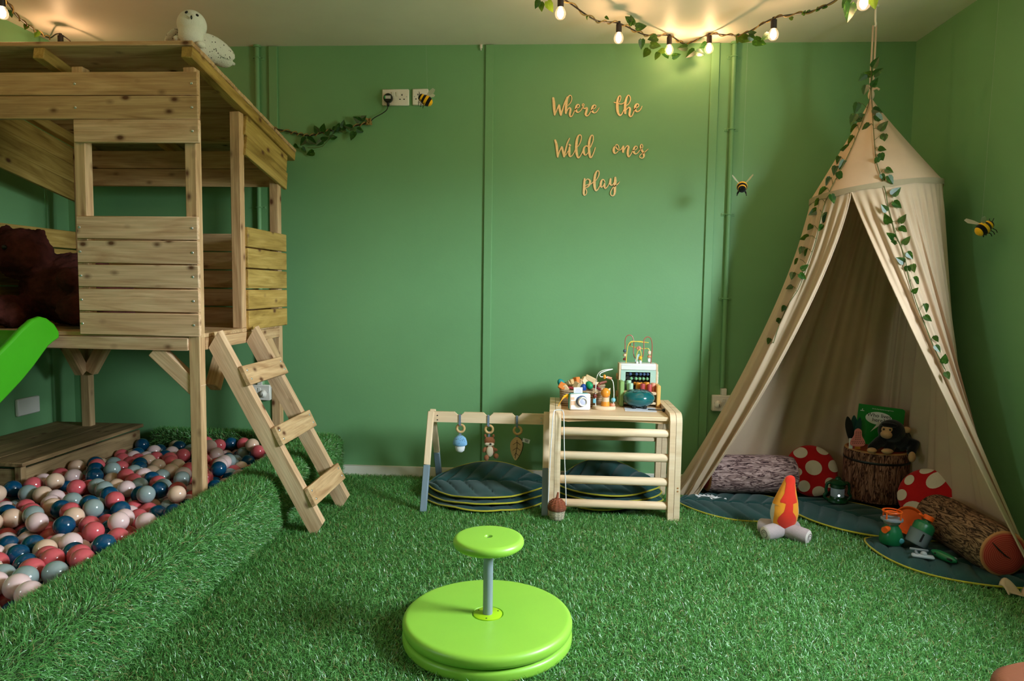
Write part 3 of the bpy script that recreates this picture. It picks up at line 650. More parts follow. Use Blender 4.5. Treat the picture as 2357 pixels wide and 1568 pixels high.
mb = MB().lathe([(0, .283), (.08, .284), (.098, .290)]+[(RS-.015+.015*sin(a), .304-.015*cos(a)) for a in np.linspace(.9, pi, 10)]+[(.0885, .3192), (.084, .3195), (.030, .3195), (.0125, .3195), (.0105, .317), (.0100, .3125), (0, .3125)], (SX, SY, 0), 64)
seat = part('seat', mb, m_lime, sp)
part('bolt', MB().lathe([(0, .003), (.006, .003), (.007, 0), (0, 0)], (SX, SY, .3126), 6), m_metal, seat)
CLEAR.append((SX, SY, SR-.006, SR-.006, 0))

# ------------------------------------------------------------------ climbing shelf
m_birch = wood('birch', (244, 218, 188), (236, 206, 172), (220, 184, 148), False, .8, .5, fine=.12)
m_birch2 = wood('birch_ply_edge', (220, 186, 142), (206, 168, 124), (182, 142, 100), False, .8, .6, fine=.12)
shelf = thing('climbing_frame_shelf', 'birch climbing frame with four front rungs and a shelf top full of toys', 'climbing frame', (.285, 3.36, 0))
def side(x, lay):
    y0, y1, H, r, lw = 3.140, 3.585, .503, .045, .052; O = [(y0, 0)]
    O += [(y0+r-r*cos(a), H-r+r*sin(a)) for a in np.linspace(0, pi/2, 8)]; O += [(y1-r+r*sin(a), H-r+r*cos(a)) for a in np.linspace(0, pi/2, 8)]; O += [(y1, 0)]
    I = [(y1-lw+.012, 0)]; cy = (y0+y1)/2; ra = (y1-y0)/2-lw
    I += [(cy+ra*cos(a), .28+.17*sin(a)) for a in np.linspace(0, pi, 22)]; I += [(y0+lw, 0)]
    poly = O+I
    R = Matrix(((0, 0, 1), (1, 0, 0), (0, 1, 0)))       # local x->Y, y->Z, z->X
    return MB().prism(poly, lay, (x, 0, 0), R)
for x in (.0015, .0295, .5505, .5785): part('side_frame', side(x, .0262), m_birch, shelf)
zt = .482
mb = MB().box((.29, 3.37, zt-.009), (.494, .42, .018), None, .003); part('shelf_top', mb, m_birch, shelf)
poly = [(.043, zt-.018), (.043, zt-.03)]+[(.043+.494*k/16, zt-.026-.010*(1-sin(pi*k/16))) for k in range(1, 16)]+[(.537, zt-.03), (.537, zt-.018)]
part('apron', MB().prism(poly, .016, (0, 3.185, 0), Matrix(((1, 0, 0), (0, 0, -1), (0, 1, 0)))), m_birch2, shelf)
rgm = _mesh('rung', MB().lathe([(0, -.247), (.017, -.247), (.0195, -.243), (.0195, .243), (.017, .247), (0, .247)], (0, 0, 0), 20, frame((0, 0, 1)) if False else Matrix(((0, 0, 1), (0, 1, 0), (-1, 0, 0)))), m_birch, Vector((0, 0, 0)))
for z in (.406, .2925, .180, .0675): put('rung', rgm, shelf, Matrix.Translation((.29, 3.166, z)))
for z in (.300, .205): part('back_slat', MB().box((.29, 3.555, z), (.494, .018, .032), None, .004), m_birch, shelf)
for yy in (3.163,):
    b = MB()
    for z in (.145, .160): b.lathe([(0, .001), (.004, .001), (.004, 0), (0, 0)], (.5795, 3.1395, z), 12, Euler((radians(90), 0, 0)).to_matrix())
    part('bolt_hole', b, mat('brown_plug', (170, 112, 58), .7), shelf)

# ------------------------------------------------------------------ baby gym
m_greyp = mat('grey_blue_paint', (120, 136, 150), .45)
gym = thing('baby_gym', 'wooden baby gym with grey dipped legs and a notched top bar', 'baby gym', (-.31, 3.38, 0))
for x in (-.597, -.026):
    for yf, yt in ((3.148, 3.352), (3.630, 3.392)):
        a, b = Vector((x, yf, .006)), Vector((x, yt, .448)); s = a.lerp(b, .455)
        board('leg', s, b, .024, .030, m_birch, gym, (1, 0, 0)); lw = board('leg_dip', a, s, .0244, .0304, m_greyp, gym, (1, 0, 0))
O = [(-.586, .394), (-.037, .394), (-.037, .446)]
for pxn in (1190, 1124, 1057):
    xc = PY(pxn, 950, 3.36).x; O += [(xc+.024, .446), (xc+.021, .441)]+[(xc+.017*cos(a), .441-.011*sin(a)) for a in np.linspace(.2, pi-.2, 7)]+[(xc-.021, .441), (xc-.024, .446)]
O += [(-.586, .446)]
part('top_bar', MB().prism(O, .018, (0, 3.372, 0), Matrix(((1, 0, 0), (0, 0, -1), (0, 1, 0)))), m_birch, gym)
for x in (-.568, -.053):
    b = MB()
    for z in (.405, .427): b.lathe([(0, .001), (.0032, .001), (.0032, 0), (0, 0)], (x, 3.363, z), 10, Euler((radians(90), 0, 0)).to_matrix())
    part('bolt', b, m_metal if x > -.3 else m_dark, gym)
# hanging toys
m_ribbon = fabric('grey_ribbon', (112, 124, 140)); m_ringw = wood('ring_wood', (232, 190, 138), (220, 176, 120), (200, 152, 98), False)
m_blueplush = fabric('blue_plush', (126, 172, 212)); m_white_f = fabric('white_cotton', (228, 222, 224)); m_brownp = fabric('brown_plush', (150, 92, 60), bump=.5, weave=500); m_cream = fabric('cream_plush', (232, 208, 184)); m_tan = fabric('tan_felt', (202, 160, 116)); m_thread = mat('dark_thread', (52, 34, 30), .8)
def hang(px, ring_py, label, name, cat):
    Y = 3.352; t0 = PY(px, 954, Y); rc = PY(px+1, ring_py, Y); t = thing(name, label, cat, (rc.x, Y, .2), 'toys hanging from the baby gym')
    mb = MB()
    for yy in (3.359, 3.383): mb.box((t0.x, yy, (.431+rc.z+.02)/2), (.011, .0012, .431-rc.z-.02+.004))
    mb.box((t0.x, 3.371, .4325), (.011, .025, .0012)); mb.box((rc.x, 3.371, rc.z+.016), (.011, .025, .0012))
    part('strap', mb, m_ribbon, t)
    part('ring', MB().tube([(rc.x+.0185*cos(a), 3.371, rc.z+.0185*sin(a)) for a in np.linspace(0, 2*pi, 28)[:-1]], .0063, 10, closed=True), m_ringw, t)
    return t, rc
t, rc = hang(1058, 988, 'blue and white mushroom plush hanging from the baby gym', 'hanging_mushroom', 'toy'); x, z = rc.x-.002, rc.z-.030
part('loop', MB().box((x, 3.371, z+.004), (.012, .0015, .03)), m_ribbon, t)
mb = MB().lathe([(0, 0), (.014, -.001), (.028, -.012), (.035, -.030), (.036, -.044), (.030, -.050), (.026, -.048), (0, -.046)], (x, 3.371, z-.006), 24, sy=.75); cp = part('cap', mb, m_blueplush, t)
dts = MB()
for k in range(18):
    a, b = -2.4+1.7*rng.random(), .25+.6*rng.random(); r_ = .0365*sin(b*pi/2*1.05); dts.sphere((x+r_*cos(a)*1.0, 3.371+r_*sin(a)*.76-.001, z-.006-.045*(1-cos(b*pi/2))), .0014, 6, 4)
part('stitch_dots', dts, m_thread, cp)
part('stalk', MB().lathe([(0, 0), (.024, 0), (.025, -.016), (.021, -.032), (.011, -.040), (0, -.041)], (x, 3.371, z-.05), 22, sy=.75), m_white_f, t)
t, rc = hang(1124, 990, 'small brown fox plush with a cream belly hanging from the baby gym', 'hanging_fox', 'toy'); x, z = rc.x, rc.z-.032
part('loop', MB().box((x, 3.371, z+.006), (.010, .0015, .03)), m_ribbon, t)
mb = MB().sphere((x+.003, 3.371, z-.028), (.028, .021, .022)).sphere((x+.006, 3.371, z-.075), (.024, .019, .030)).sphere((x-.019, 3.370, z+.0), (.007, .006, .009)).sphere((x+.022, 3.370, z+.0), (.007, .006, .009))
mb.sphere((x-.022, 3.362, z-.070), (.009, .009, .016), R=Euler((0, .4, 0)).to_matrix()).sphere((x+.032, 3.362, z-.068), (.014, .009, .009), R=Euler((0, .3, 0)).to_matrix()).sphere((x-.010, 3.352, z-.108), (.013, .014, .015)).sphere((x+.038, 3.354, z-.098), (.013, .014, .014))
remesh(part('body', mb, m_brownp, t), .003, 3)
part('belly', MB().sphere((x+.006, 3.3575, z-.076), (.018, .009, .028)), m_cream, t); part('muzzle', MB().sphere((x+.004, 3.356, z-.040), (.024, .009, .010)), m_cream, t); part('nose', MB().sphere((x+.010, 3.3465, z-.037), (.006, .004, .004), 10, 8), m_black, t)
t, rc = hang(1190, 993, 'flat tan felt leaf with stitched veins hanging from the baby gym', 'hanging_leaf', 'toy'); x, z = rc.x-.003, rc.z-.024
part('loop', MB().box((x, 3.371, z+.002), (.009, .0015, .026)), m_ribbon, t)
LF = crom([(0, 0), (.020, -.012), (.029, -.036), (.024, -.066), (.010, -.098), (-.006, -.116), (-.022, -.092), (-.031, -.062), (-.031, -.030), (-.016, -.008)], 5, True)
Rxz = Matrix(((1, 0, 0), (0, 0, -1), (0, 1, 0)))
lf = part('leaf_front', MB().prism([(p[0], p[1]) for p in LF], .007, (x, 3.364, z-.008), Rxz), m_tan, t); part('leaf_back', MB().prism([(p[0]+.004, p[1]) for p in LF], .006, (x, 3.371, z-.008), Rxz), fabric('dark_felt', (58, 56, 52)), t)
v = MB(); q = lambda a, b: Vector((x+a, 3.360, z-.008+b)); v.tube([q(.001, -.014), q(.002, -.05), q(-.003, -.08), q(-.007, -.106)], .0012, 6)
for b0 in (-.030, -.058, -.084):
    for sg in (-1, 1): v.tube([q(.001 if b0 > -.07 else -.004, b0+.006), q(sg*.019*(1.0 if b0 > -.07 else .6), b0-.008)], .0011, 6)
part('stitched_vein', v, m_thread, lf)
tg = part('fabric_label', MB().box((x+.046, 3.368, z-.026), (.036, .001, .020), Euler((0, .25, 0)).to_matrix()), m_white_f, t)
mb = MB()
for k in range(3): mb.box((x+.048, 3.367, z-.021-.005*k), (.020-.003*k, .0008, .0018), Euler((0, .25, 0)).to_matrix())
part('label_print', mb, m_thread, tg)

# ------------------------------------------------------------------ leaf shaped quilted mats
m_mat = fabric('dark_teal_quilt', (22, 60, 58), .15, .95, 500, .3); m_pipe = fabric('mustard_piping', (172, 160, 40), .1)
def leaf_mat(L, W, cx, cy, ang, z0, label, thick=.020, lift=None, group='leaf shaped floor mats', wob=0.0, seed=1, nv=7, sharp=.75):
    r = np.random.default_rng(seed); ca, sa = cos(ang), sin(ang); ph = r.uniform(0, 6, 4)
    def hw(s): return W*max(0.0, sin(pi*s**.92))**sharp
    def pos(s, t, top):
        u = (s-.5)*L; w = hw(s)*t
        ph_ = s*nv-abs(t)*1.1; puff = abs(sin(pi*ph_))**.45; puff = min(puff, (min(1, abs(w)/.016)*.8+.2)); edge = (1-abs(t)**5)*min(1, sin(pi*min(max(s, .001), .999))*4)
        h = thick*(.30+.90*edge*(.10+.90*puff))*(1 if top else 0)
        x, y = cx+u*ca-w*sa, cy+u*sa+w*ca; z = z0+h+(lift(x, y) if lift else 0)+wob*(sin(9*u+ph[0])+sin(13*w+ph[1]+5*u))*.5*abs(t)
        return Vector((x, y, z))
    nu, nt_ = 150, 36; mb = MB().grid(lambda a, b: pos(a, b*2-1, True), nu, nt_); mb.grid(lambda a, b: pos(a, b*2-1, False), nu, nt_)
    t = thing('leaf_mat', label, 'floor mat', (cx, cy, z0), group); part('quilted_leaf', mb, m_mat, t)
    path = [pos(k/60, 1, False)+Vector((0, 0, thick*.2)) for k in range(61)]+[pos(k/60, -1, False)+Vector((0, 0, thick*.2)) for k in range(59, 0, -1)]
    part('piping', MB().tube(path, .0042, 7, closed=True), m_pipe, t)
    CLEAR.append((cx, cy, L/2*.95, W*.93, ang)); return t
for k in range(3):
    leaf_mat(.66-.02*k, .27-.006*k, -.322+.004*k, 3.405+.012*k, .03+.02*k, .012+.028*k, 'quilted dark green leaf mat under the baby gym, %s of the stack of three' % ('bottom', 'middle', 'top')[k], .022, lambda x, y: max(0, y-3.42)**1.4*.32+max(0, .06-abs(y-3.16))*.15, 'leaf mats stacked under the baby gym', .006, k+1)
for k in range(3):
    leaf_mat(.54-.01*k, .245-.004*k, .292, 3.435+.008*k, -.04+.05*k, .012+.030*k, 'quilted dark green leaf mat under the climbing frame, %s of the stack' % ('bottom', 'middle', 'top')[k], .024, lambda x, y: max(0, y-3.45)**1.3*.40+.02*max(0, sin((x-.05)*6)), 'leaf mats stacked under the climbing frame', .010, k+4, 6)

# ------------------------------------------------------------------ acorn basket
def wicker(name, rgb):
    k = NT(name); b = k.b; b.inputs['Roughness'].default_value = .6; c = lin(rgb)
    v = k.coords((1, 1, 1), False); w = k.n('ShaderNodeTexWave', wave_type='BANDS', bands_direction='Z'); w.inputs['Scale'].default_value = 55; w.inputs['Distortion'].default_value = 1.5; k.l(v, w.inputs['Vector'])
    sp_ = k.n('ShaderNodeSeparateXYZ'); k.l(v, sp_.inputs[0]); at = k.n('ShaderNodeMath', operation='ARCTAN2'); k.l(sp_.outputs[0], at.inputs[0]); k.l(sp_.outputs[1], at.inputs[1])
    mu = k.n('ShaderNodeMath', operation='MULTIPLY'); k.l(at.outputs[0], mu.inputs[0]); mu.inputs[1].default_value = 12; si = k.n('ShaderNodeMath', operation='SINE'); k.l(mu.outputs[0], si.inputs[0])
    ad = k.n('ShaderNodeMath', operation='MULTIPLY_ADD'); k.l(si.outputs[0], ad.inputs[0]); ad.inputs[1].default_value = .25; k.l(w.outputs['Fac'], ad.inputs[2])
    k.l(k.ramp(ad.outputs[0], [(.1, tuple(x*.55 for x in c[:3])+(1,)), (.8, c)]), b.inputs['Base Color']); k.bump(ad.outputs[0], .9, .004); return k.m
ax, ay = .030, 3.098
ac = thing('acorn_basket', 'small wicker acorn basket with red-brown lid standing by the climbing frame leg', 'basket', (ax, ay, .012))
part('basket_body', MB().lathe([(0, .0), (.028, 0), (.033, .004), (.037, .03), (.0385, .052), (.034, .052), (0, .05)], (ax, ay, .012), 32), wicker('cream_wicker', (232, 210, 180)), ac)
ld = part('lid', MB().lathe([(0, .044), (.040, .044), (.0435, .05), (.043, .062), (.037, .077), (.025, .090), (.012, .096), (0, .097)], (ax, ay, .012), 32), wicker('red_wicker', (164, 84, 54)), ac)
part('stem', MB().tube([(ax, ay, .105), (ax+.002, ay, .120), (ax+.004, ay, .136)], [.007, .006, .0045], 10), mat('stem_brown', (150, 74, 46), .6, bump=.4, bs=300), ld)
tp = [(ax-.039, ay, .062), (ax-.040, ay, .10), (ax-.034, 3.110, .30), (ax-.027, 3.118, .45), (ax-.023, 3.128, .494), (ax-.016, 3.140, .5065), (ax+.010, 3.142, .508), (ax+.020, 3.132, .502), (ax+.024, 3.122, .47), (ax+.030, 3.108, .30), (ax+.040, ay+.002, .12), (ax+.040, ay, .062)]
part('cord', MB().tube(crom(tp, 6), .0022, 8), m_white_f, ac)
# ------------------------------------------------------------------ toys on the shelf
m_orange = mat('orange_paint', (236, 146, 44), .35); m_red = mat('red_paint', (186, 66, 66), .4); m_mint = mat('mint_paint', (176, 208, 178), .45); m_sage = mat('sage_paint', (142, 176, 104), .5); m_yellow = mat('yellow_paint', (240, 180, 40), .4)
m_teal = mat('teal_glaze', (14, 92, 96), .18, coat=.4, var=.12, vs=30); m_navy = mat('navy_paint', (66, 86, 126), .35); m_beadg = mat('green_bead', (120, 176, 126), .35); m_skyb = mat('sky_paint', (122, 184, 200), .4); m_salmon = mat('salmon_paint', (226, 150, 120), .45); m_maroon = mat('maroon_paint', (112, 44, 36), .4); m_wht = mat('white_paint', (236, 232, 228), .4); m_wire_w = mat('white_wire', (240, 236, 228), .35); m_wire_r = mat('red_wire', (186, 86, 76), .35); m_wire_y = mat('yellow_wire', (236, 200, 84), .35); m_sky2 = mat('pale_sage_panel', (178, 204, 188), .5); m_paper = mat('paper', (214, 214, 224), .7)
ZS = zt+.0004
# toy camera
c0 = PZ(1331, 944, zt); rot = Euler((0, 0, radians(8))).to_matrix()
cm = thing('toy_camera', 'white toy camera with round lens and yellow wrist strap on the shelf', 'toy camera', (c0.x, c0.y, ZS))
def L(x, y, z): return c0.xy.to_3d()+Vector((0, 0, ZS))+rot @ Vector((x, y, z))
part('front_panel', MB().box(L(.006, -.010, .041), (.100, .012, .080), rot, .006), m_wht, cm); part('body', MB().box(L(.002, .008, .041), (.098, .026, .080), rot, .006), mat('teal_felt', (30, 140, 136), .6), cm)
Rf = rot @ Euler((radians(90), 0, 0)).to_matrix()
ln = part('lens', MB().lathe([(0, .012), (.013, .012), (.0145, .014), (.019, .022), (.0215, .020), (.023, .008), (.024, 0), (0, 0)], L(.016, -.016, .044), 32, Rf), m_wht, cm); part('lens_glass', MB().lathe([(0, .017), (.008, .016), (.0135, .0135), (0, .0125)], L(.016, -.0165, .044), 24, Rf), mat('lens_lilac', (196, 196, 220), .12), ln)
part('lens_ring', MB().lathe([(0, .0), (.027, 0), (.027, .003), (0, .003)], L(.013, -.016, .045), 28, Rf), m_navy, ln)
mb = MB()
for k, (dx, dz, w, h_) in enumerate([(-.031, .058, .016, .012), (-.034, .036, .008, .02), (-.024, .036, .008, .02)]): mb.box(L(dx, -.0163, dz), (w, .001, h_), rot)
part('print', mb, mat('pale_orange_print', (240, 184, 150), .6), cm)
part('photo_card', MB().box(L(-.002, .006, .092), (.044, .003, .034), rot, .002), m_wht, cm); mb = MB()
for k in range(3): mb.box(L(-.002, .0042, .086+.007*k), (.030-.005*k, .0006, .003), rot)
part('card_print', mb, mat('lilac_print', (196, 186, 214), .6), cm)
stp = crom([L(-.048, .01, .062), L(-.062, .006, .066), L(-.078, .0, .056), L(-.092, -.006, .034), L(-.104, -.01, .014)], 6); mb = MB(); V = []; F = []
for p in stp: V += [Vector(p)+Vector((.004, -.004, .010)), Vector(p)-Vector((.004, -.004, .010))]
F = [(2*i, 2*i+1, 2*i+3, 2*i+2) for i in range(len(stp)-1)]; sb = part('strap', MB().add(V, F), fabric('yellow_strap', (240, 170, 20)), cm); sl_ = sb.modifiers.new('s', 'SOLIDIFY'); sl_.thickness = .002

# bead maze with a cat
c1_ = PZ(1390, 942, zt); mx_, my_ = c1_.x, c1_.y
bm_ = thing('cat_bead_maze', 'small bead maze with an orange cat figure on a round wooden base', 'bead maze', (mx_, my_, ZS))
part('base', MB().lathe([(0, 0), (.055, 0), (.0565, .002), (.0565, .014), (.055, .016), (0, .016)], (mx_, my_, ZS), 40, sy=.62), m_birch, bm_)
cx_, cz_ = mx_+.006, ZS+.016
ct = part('cat_body', MB().lathe([(0, 0), (.021, 0), (.020, .01), (.0165, .042), (0, .043)], (cx_, my_, cz_), 28), m_birch, bm_); part('cat_skirt', MB().lathe([(.0212, .0002), (.0208, .008), (.0188, .022), (.0185, .022)], (cx_, my_, cz_), 28), m_orange, ct)
hd = part('cat_head', MB().sphere((cx_, my_, cz_+.064), .0235), m_orange, bm_)
for sx in (-1, 1): part('ear', MB().lathe([(0, .012), (.007, 0), (0, 0)], (cx_+sx*.017, my_, cz_+.079), 8, Euler((0, sx*.6, 0)).to_matrix()), m_birch, hd)
W1 = PY(1370, 905, my_); wp = [(PY(1371, 934, my_)), PY(1371, 900, my_), PY(1373, 872, my_), PY(1379, 858, my_), PY(1392, 852, my_), PY(1410, 850, my_)]
part('wire', MB().tube(crom(wp, 6), .0022, 8), m_wire_w, bm_)
wp2 = [PY(1410, 850, my_), PY(1395, 854, my_-.02), PY(1382, 860, my_-.035), PY(1382, 867, my_-.04), PY(1391, 868, my_-.035), PY(1404, 872, my_-.02), PY(1411, 880, my_), PY(1413, 905, my_), PY(1412, 932, my_)]
part('wire', MB().tube(crom(wp2, 6), .0022, 8), m_wire_w, bm_)
part('bead', MB().sphere(PY(1391.5, 867.5, my_-.035), (.0075, .0075, .011)), m_orange, bm_); part('bead', MB().lathe([(0, -.013), (.006, -.013), (.006, .013), (0, .013)], PY(1402, 870, my_-.024), 14, Euler((0, radians(105), 0)).to_matrix()), m_salmon, bm_)
part('bead', MB().sphere(PY(1411.5, 921, my_), .0115), m_skyb, bm_); part('bead', MB().lathe([(0, 0), (.011, 0), (.0125, .006), (.010, .013), (0, .013)], PY(1410, 934, my_)-Vector((0, 0, .002)), 18), m_salmon, bm_)
part('bead', MB().sphere(PY(1369, 911.5, my_), .0105), m_maroon, bm_); part('bead', MB().box(PY(1368, 923, my_), (.016, .014, .022), None, .003), m_skyb, bm_)
rb_ = MB()
for k, r_ in enumerate((.013, .009, .005)): rb_.tube([PY(1369, 907, my_)+Vector((r_*cos(a), -.001*k, .004+r_*sin(a)*1.2)) for a in np.linspace(0, pi, 12)], .0022, 6)
part('rainbow_bead', rb_, mat('beige_print', (190, 158, 124), .5), bm_)

# steel tongue drum, sheet, mallet
dc = PZ(1474, 945, zt); dx_, dy_ = dc.x, dc.y+.075
sh = MB().box((dx_+.002, dy_-.055, ZS+.0007), (.150, .11, .0012), Euler((0, 0, -.06)).to_matrix()); single('printed_sheet', sh, m_paper, 'white printed sheet lying under the teal drum', 'paper')
dr = thing('tongue_drum', 'round dark teal steel tongue drum with black feet on the shelf', 'drum', (dx_, dy_, ZS+.0015)); dz_ = ZS+.0495
prf = [(.0775*sin(a)**.85 if 0 < a < pi else 0, -.043*cos(a)) for a in np.linspace(0, pi, 29)]; body = part('drum_body', MB().lathe(prf, (dx_, dy_, dz_), 56), m_teal, dr)
part('rim_seam', MB().tube([(dx_+.0772*cos(a), dy_+.0772*sin(a), dz_) for a in np.linspace(0, 2*pi, 56)[:-1]], .0011, 6, closed=True), m_teal, body)
for k in range(7):
    a = k*2*pi/7-1.2; P_ = []
    for rr, da in ((.020, .28), (.048, .20), (.056, 0), (.048, -.20), (.020, -.28)):
        zz = dz_+.043*sqrt(max(0, 1-(rr/.0775)**(2/.85)))+.0004; P_.append((dx_+rr*cos(a+da), dy_+rr*sin(a+da), zz))
    part('tongue_slot', MB().tube(crom(P_, 4), .0009, 5), m_dark, body)
for a in (-2.2, -.95, .6, 2.3): part('foot', MB().lathe([(0, -.002), (.009, -.002), (.011, .004), (.009, .017), (0, .017)], (dx_+.044*cos(a), dy_+.044*sin(a), ZS+.0035), 16), m_black, dr)
ml = thing('drum_mallet', 'thin black drum mallet with round head beside the drum', 'mallet', (dx_+.1, dy_-.03, ZS)); pm = PZ(1528, 949, zt)+Vector((0, 0, .009)); part('head', MB().sphere(pm, .0085), m_black, ml); part('stick', MB().tube([pm, pm+Vector((-.07, .035, -.004))], .0024, 8), m_black, ml)

# pounding bench
pY = 3.462; pl, prr = PY(1429, 932, pY), PY(1514, 936, pY)
pb = thing('pounding_bench', 'wooden pounding bench with coloured pegs, green left end and yellow right end', 'pounding toy', ((pl.x+prr.x)/2, pY, ZS))
part('end_board', MB().box((pl.x, pY, ZS+.063), (.020, .075, .126), None, .004), m_sage, pb, 'sage green end board'); part('end_board', MB().box((prr.x-.003, pY, ZS+.055), (.020, .075, .110), None, .004), mat('honey_wood', (230, 176, 96), .5, var=.1, vs=20), pb, 'honey coloured end board')
xm, wd_ = (pl.x+prr.x)/2-.0015, prr.x-pl.x-.023
part('bench_plank', MB().box((xm, pY, ZS+.068), (wd_, .07, .014), None, .003), m_birch, pb); part('lower_bar', MB().box((xm, pY-.025, ZS+.018), (wd_, .012, .012), None, .003), m_birch, pb)
pegm = _mesh('peg', MB().lathe([(0, 0), (.011, 0), (.0125, .048), (.0115, .052), (0, .052)], (0, 0, 0), 20), m_mint, Vector((0, 0, 0)))
for pxx, m_, yy, zz, tl in ((1451, m_mint, -.014, .066, .0), (1477, m_red, -.014, .064, .08), (1494, m_red, -.014, .062, .0), (1503, m_salmon, .010, .066, .04), (1448, m_mint, .02, .076, .0), (1468, m_orange, .02, .066, .1), (1490, m_orange, .02, .068, .0)):
    X = PY(pxx, 895, pY).x; part('peg', MB().lathe([(0, 0), (.0105, 0), (.0125, .046), (.0115, .050), (0, .050)], (X, pY+yy, ZS+zz), 20, Euler((0, tl, 0)).to_matrix()), m_, pb)

# activity cube
cY = 3.515; cl, cr = PY(1425, 840, cY-.02), PY(1515, 845, cY-.02); X0, X1 = cl.x, cr.x; zc0, zc1 = ZS, PY(1470, 838, cY-.02).z; dp = .115; YF = cY-.02; YB = YF+dp-.035
cube = thing('activity_cube', 'wooden activity cube with abacus front and coloured wire beads on top', 'activity cube', ((X0+X1)/2, (YF+YB)/2, ZS)); xm = (X0+X1)/2; w = X1-X0
for x in (X0+.005, X1-.005): part('side_panel', MB().box((x, (YF+YB)/2, (zc0+zc1)/2), (.010, YB-YF, zc1-zc0), None, .002), m_birch, cube)
part('back_panel', MB().box((xm, YB-.005, (zc0+zc1)/2), (w-.02, .010, zc1-zc0-.01)), m_birch2, cube)
part('lid', MB().box((xm, (YF+YB)/2, zc1-.004), (w-.018, YB-YF-.004, .010), None, .002), m_wht, cube); part('lid_front', MB().box((xm, YF+.004, zc1-.019), (w-.020, .008, .024), None, .002), m_wht, cube)
zf1 = zc1-.032; a0, a1 = PY(1440, 860, YF).x, PY(1497, 860, YF).x; za, zb = PY(1470, 857, YF).z, ZS+.03
fp = MB().box(((X0+.010+a0)/2, YF+.004, (zc0+zf1)/2), (a0-X0-.010, .008, zf1-zc0)).box(((X1-.010+a1)/2, YF+.004, (zc0+zf1)/2), (X1-.010-a1, .008, zf1-zc0)).box(((a0+a1)/2, YF+.004, (za+zf1)/2), (a1-a0, .008, zf1-za)).box(((a0+a1)/2, YF+.004, (zb+zc0)/2), (a1-a0, .008, zb-zc0))
part('front_panel', fp, m_sky2, cube); part('inside_board', MB().box(((a0+a1)/2, YF+.045, (za+zb)/2), (a1-a0+.01, .004, za-zb)), mat('dark_interior', (48, 44, 40), .8), cube)
mb = MB()
for k in range(26):
    xx, zz = rng.uniform(X0+.014, X1-.014), rng.uniform(za-.08, zf1-.006)
    if a0-.005 < xx < a1+.005 and zz < za+.004: continue
    mb.sphere((xx, YF-.0002, zz), (.0013, .0005, .0013), 6, 4)
part('painted_dots', mb, m_wht, cube)
for row, (py_, m_, xs) in enumerate(((861.5, m_navy, (1451, 1465, 1474, 1482.5, 1491)), (872, m_beadg, (1453, 1464, 1472.5, 1481, 1490)), (883.5, m_orange, (1461, 1468, 1476, 1483)))):
    z = PY(1470, py_, YF+.012).z; part('abacus_rod', MB().tube([(a0-.004, YF+.014, z), (a1+.004, YF+.014, z)], .0014, 6), m_metal, cube)
    for x in xs: part('abacus_bead', MB().sphere((PY(x, py_, YF+.012).x, YF+.014, z), (.0082, .0088, .0088), 14, 10), m_, cube)
sd = MB()
for k in range(4): sd.lathe([(0, 0), (.011, 0), (.011, .004), (0, .004)], (X1+.001, (YF+YB)/2-.01, zc1-.05-.014*k), 12, Euler((0, radians(90), 0)).to_matrix())
part('side_gear', sd, m_wht, cube)
for z in (.07, .16): part('side_spinner', MB().lathe([(0, 0), (.016, 0), (.016, .009), (0, .009)], (X0-.010, (YF+YB)/2-.005, ZS+z-.02), 18, Euler((0, radians(90), 0)).to_matrix()), m_birch2, cube)
# wires and beads on the lid
def wire(pp, m_, yoff): part('wire', MB().tube(crom([PY(x, y, YF+.03+(d if len(q) == 1 else 0)) if False else PY(x, y, YF+.03+d) for (x, y, d), q in zip(pp, pp)], 6), .0022, 8), m_, cube)
wire([(1439, 830, .03), (1439, 800, .03), (1439, 784, .03), (1443, 774, .03), (1450, 771.5, .03), (1456, 776, .03), (1459, 790, .03), (1458, 812, .03), (1462, 824, .02), (1472, 828, .01), (1480, 818, .0), (1482, 800, .0), (1482, 784, .0), (1487, 777, .0), (1493, 776, .0), (1499, 782, .0), (1501, 800, .0), (1498, 838, -.005)], m_wire_r, 0)
wire([(1441, 836, -.01), (1443, 810, -.01), (1446, 795, -.01), (1452, 787, -.005), (1462, 786, 0), (1478, 788, .02), (1493, 789, .035)], m_wire_y, 0); wire([(1493, 789, .035), (1470, 786, .045), (1452, 789, .05), (1450, 796, .05), (1462, 800, .04), (1478, 803, .03), (1494, 804.5, .03), (1495, 830, .03)], m_wire_y, 0)
wire([(1465, 832, -.01), (1466, 815, -.01), (1470, 806, -.01), (1475, 810, -.01), (1477, 832, -.01)], m_wire_y, 0)
def pt(x, y, d): return PY(x, y, YF+.03+d)
part('bead', MB().sphere(pt(1438, 808, .03), .0088), mat('slate_paint', (74, 92, 100), .4), cube); part('bead', MB().lathe([(0, 0), (.0085, 0), (.0085, .012), (0, .012)], pt(1438, 820, .03), 14), m_birch, cube); part('bead', MB().box(pt(1437.5, 827, .03), (.015, .014, .012), None, .002), m_maroon, cube)
part('bead', MB().lathe([(0, -.006), (.011, -.006), (.012, 0), (.011, .006), (0, .006)], pt(1470.5, 802, .035), 20, Euler((radians(75), 0, 0)).to_matrix()), m_salmon, cube); part('bead', MB().sphere(pt(1474, 824, -.01), .0095), m_yellow, cube)
part('bead', MB().lathe([(0, -.004), (.007, -.004), (.007, .004), (0, .004)], pt(1449.5, 792, .05), 12, Euler((0, radians(60), 0)).to_matrix()), mat('brown_bead', (150, 96, 56), .5), cube)
part('bead', MB().box(pt(1494.5, 812, .03), (.016, .014, .018), None, .003), m_cream, cube); part('bead', MB().lathe([(0, 0), (.009, 0), (.009, .010), (0, .010)], pt(1494, 823, .03), 14), m_salmon, cube); part('bead', MB().box(pt(1494, 829, .03), (.013, .012, .018), None, .001), m_wht, cube)
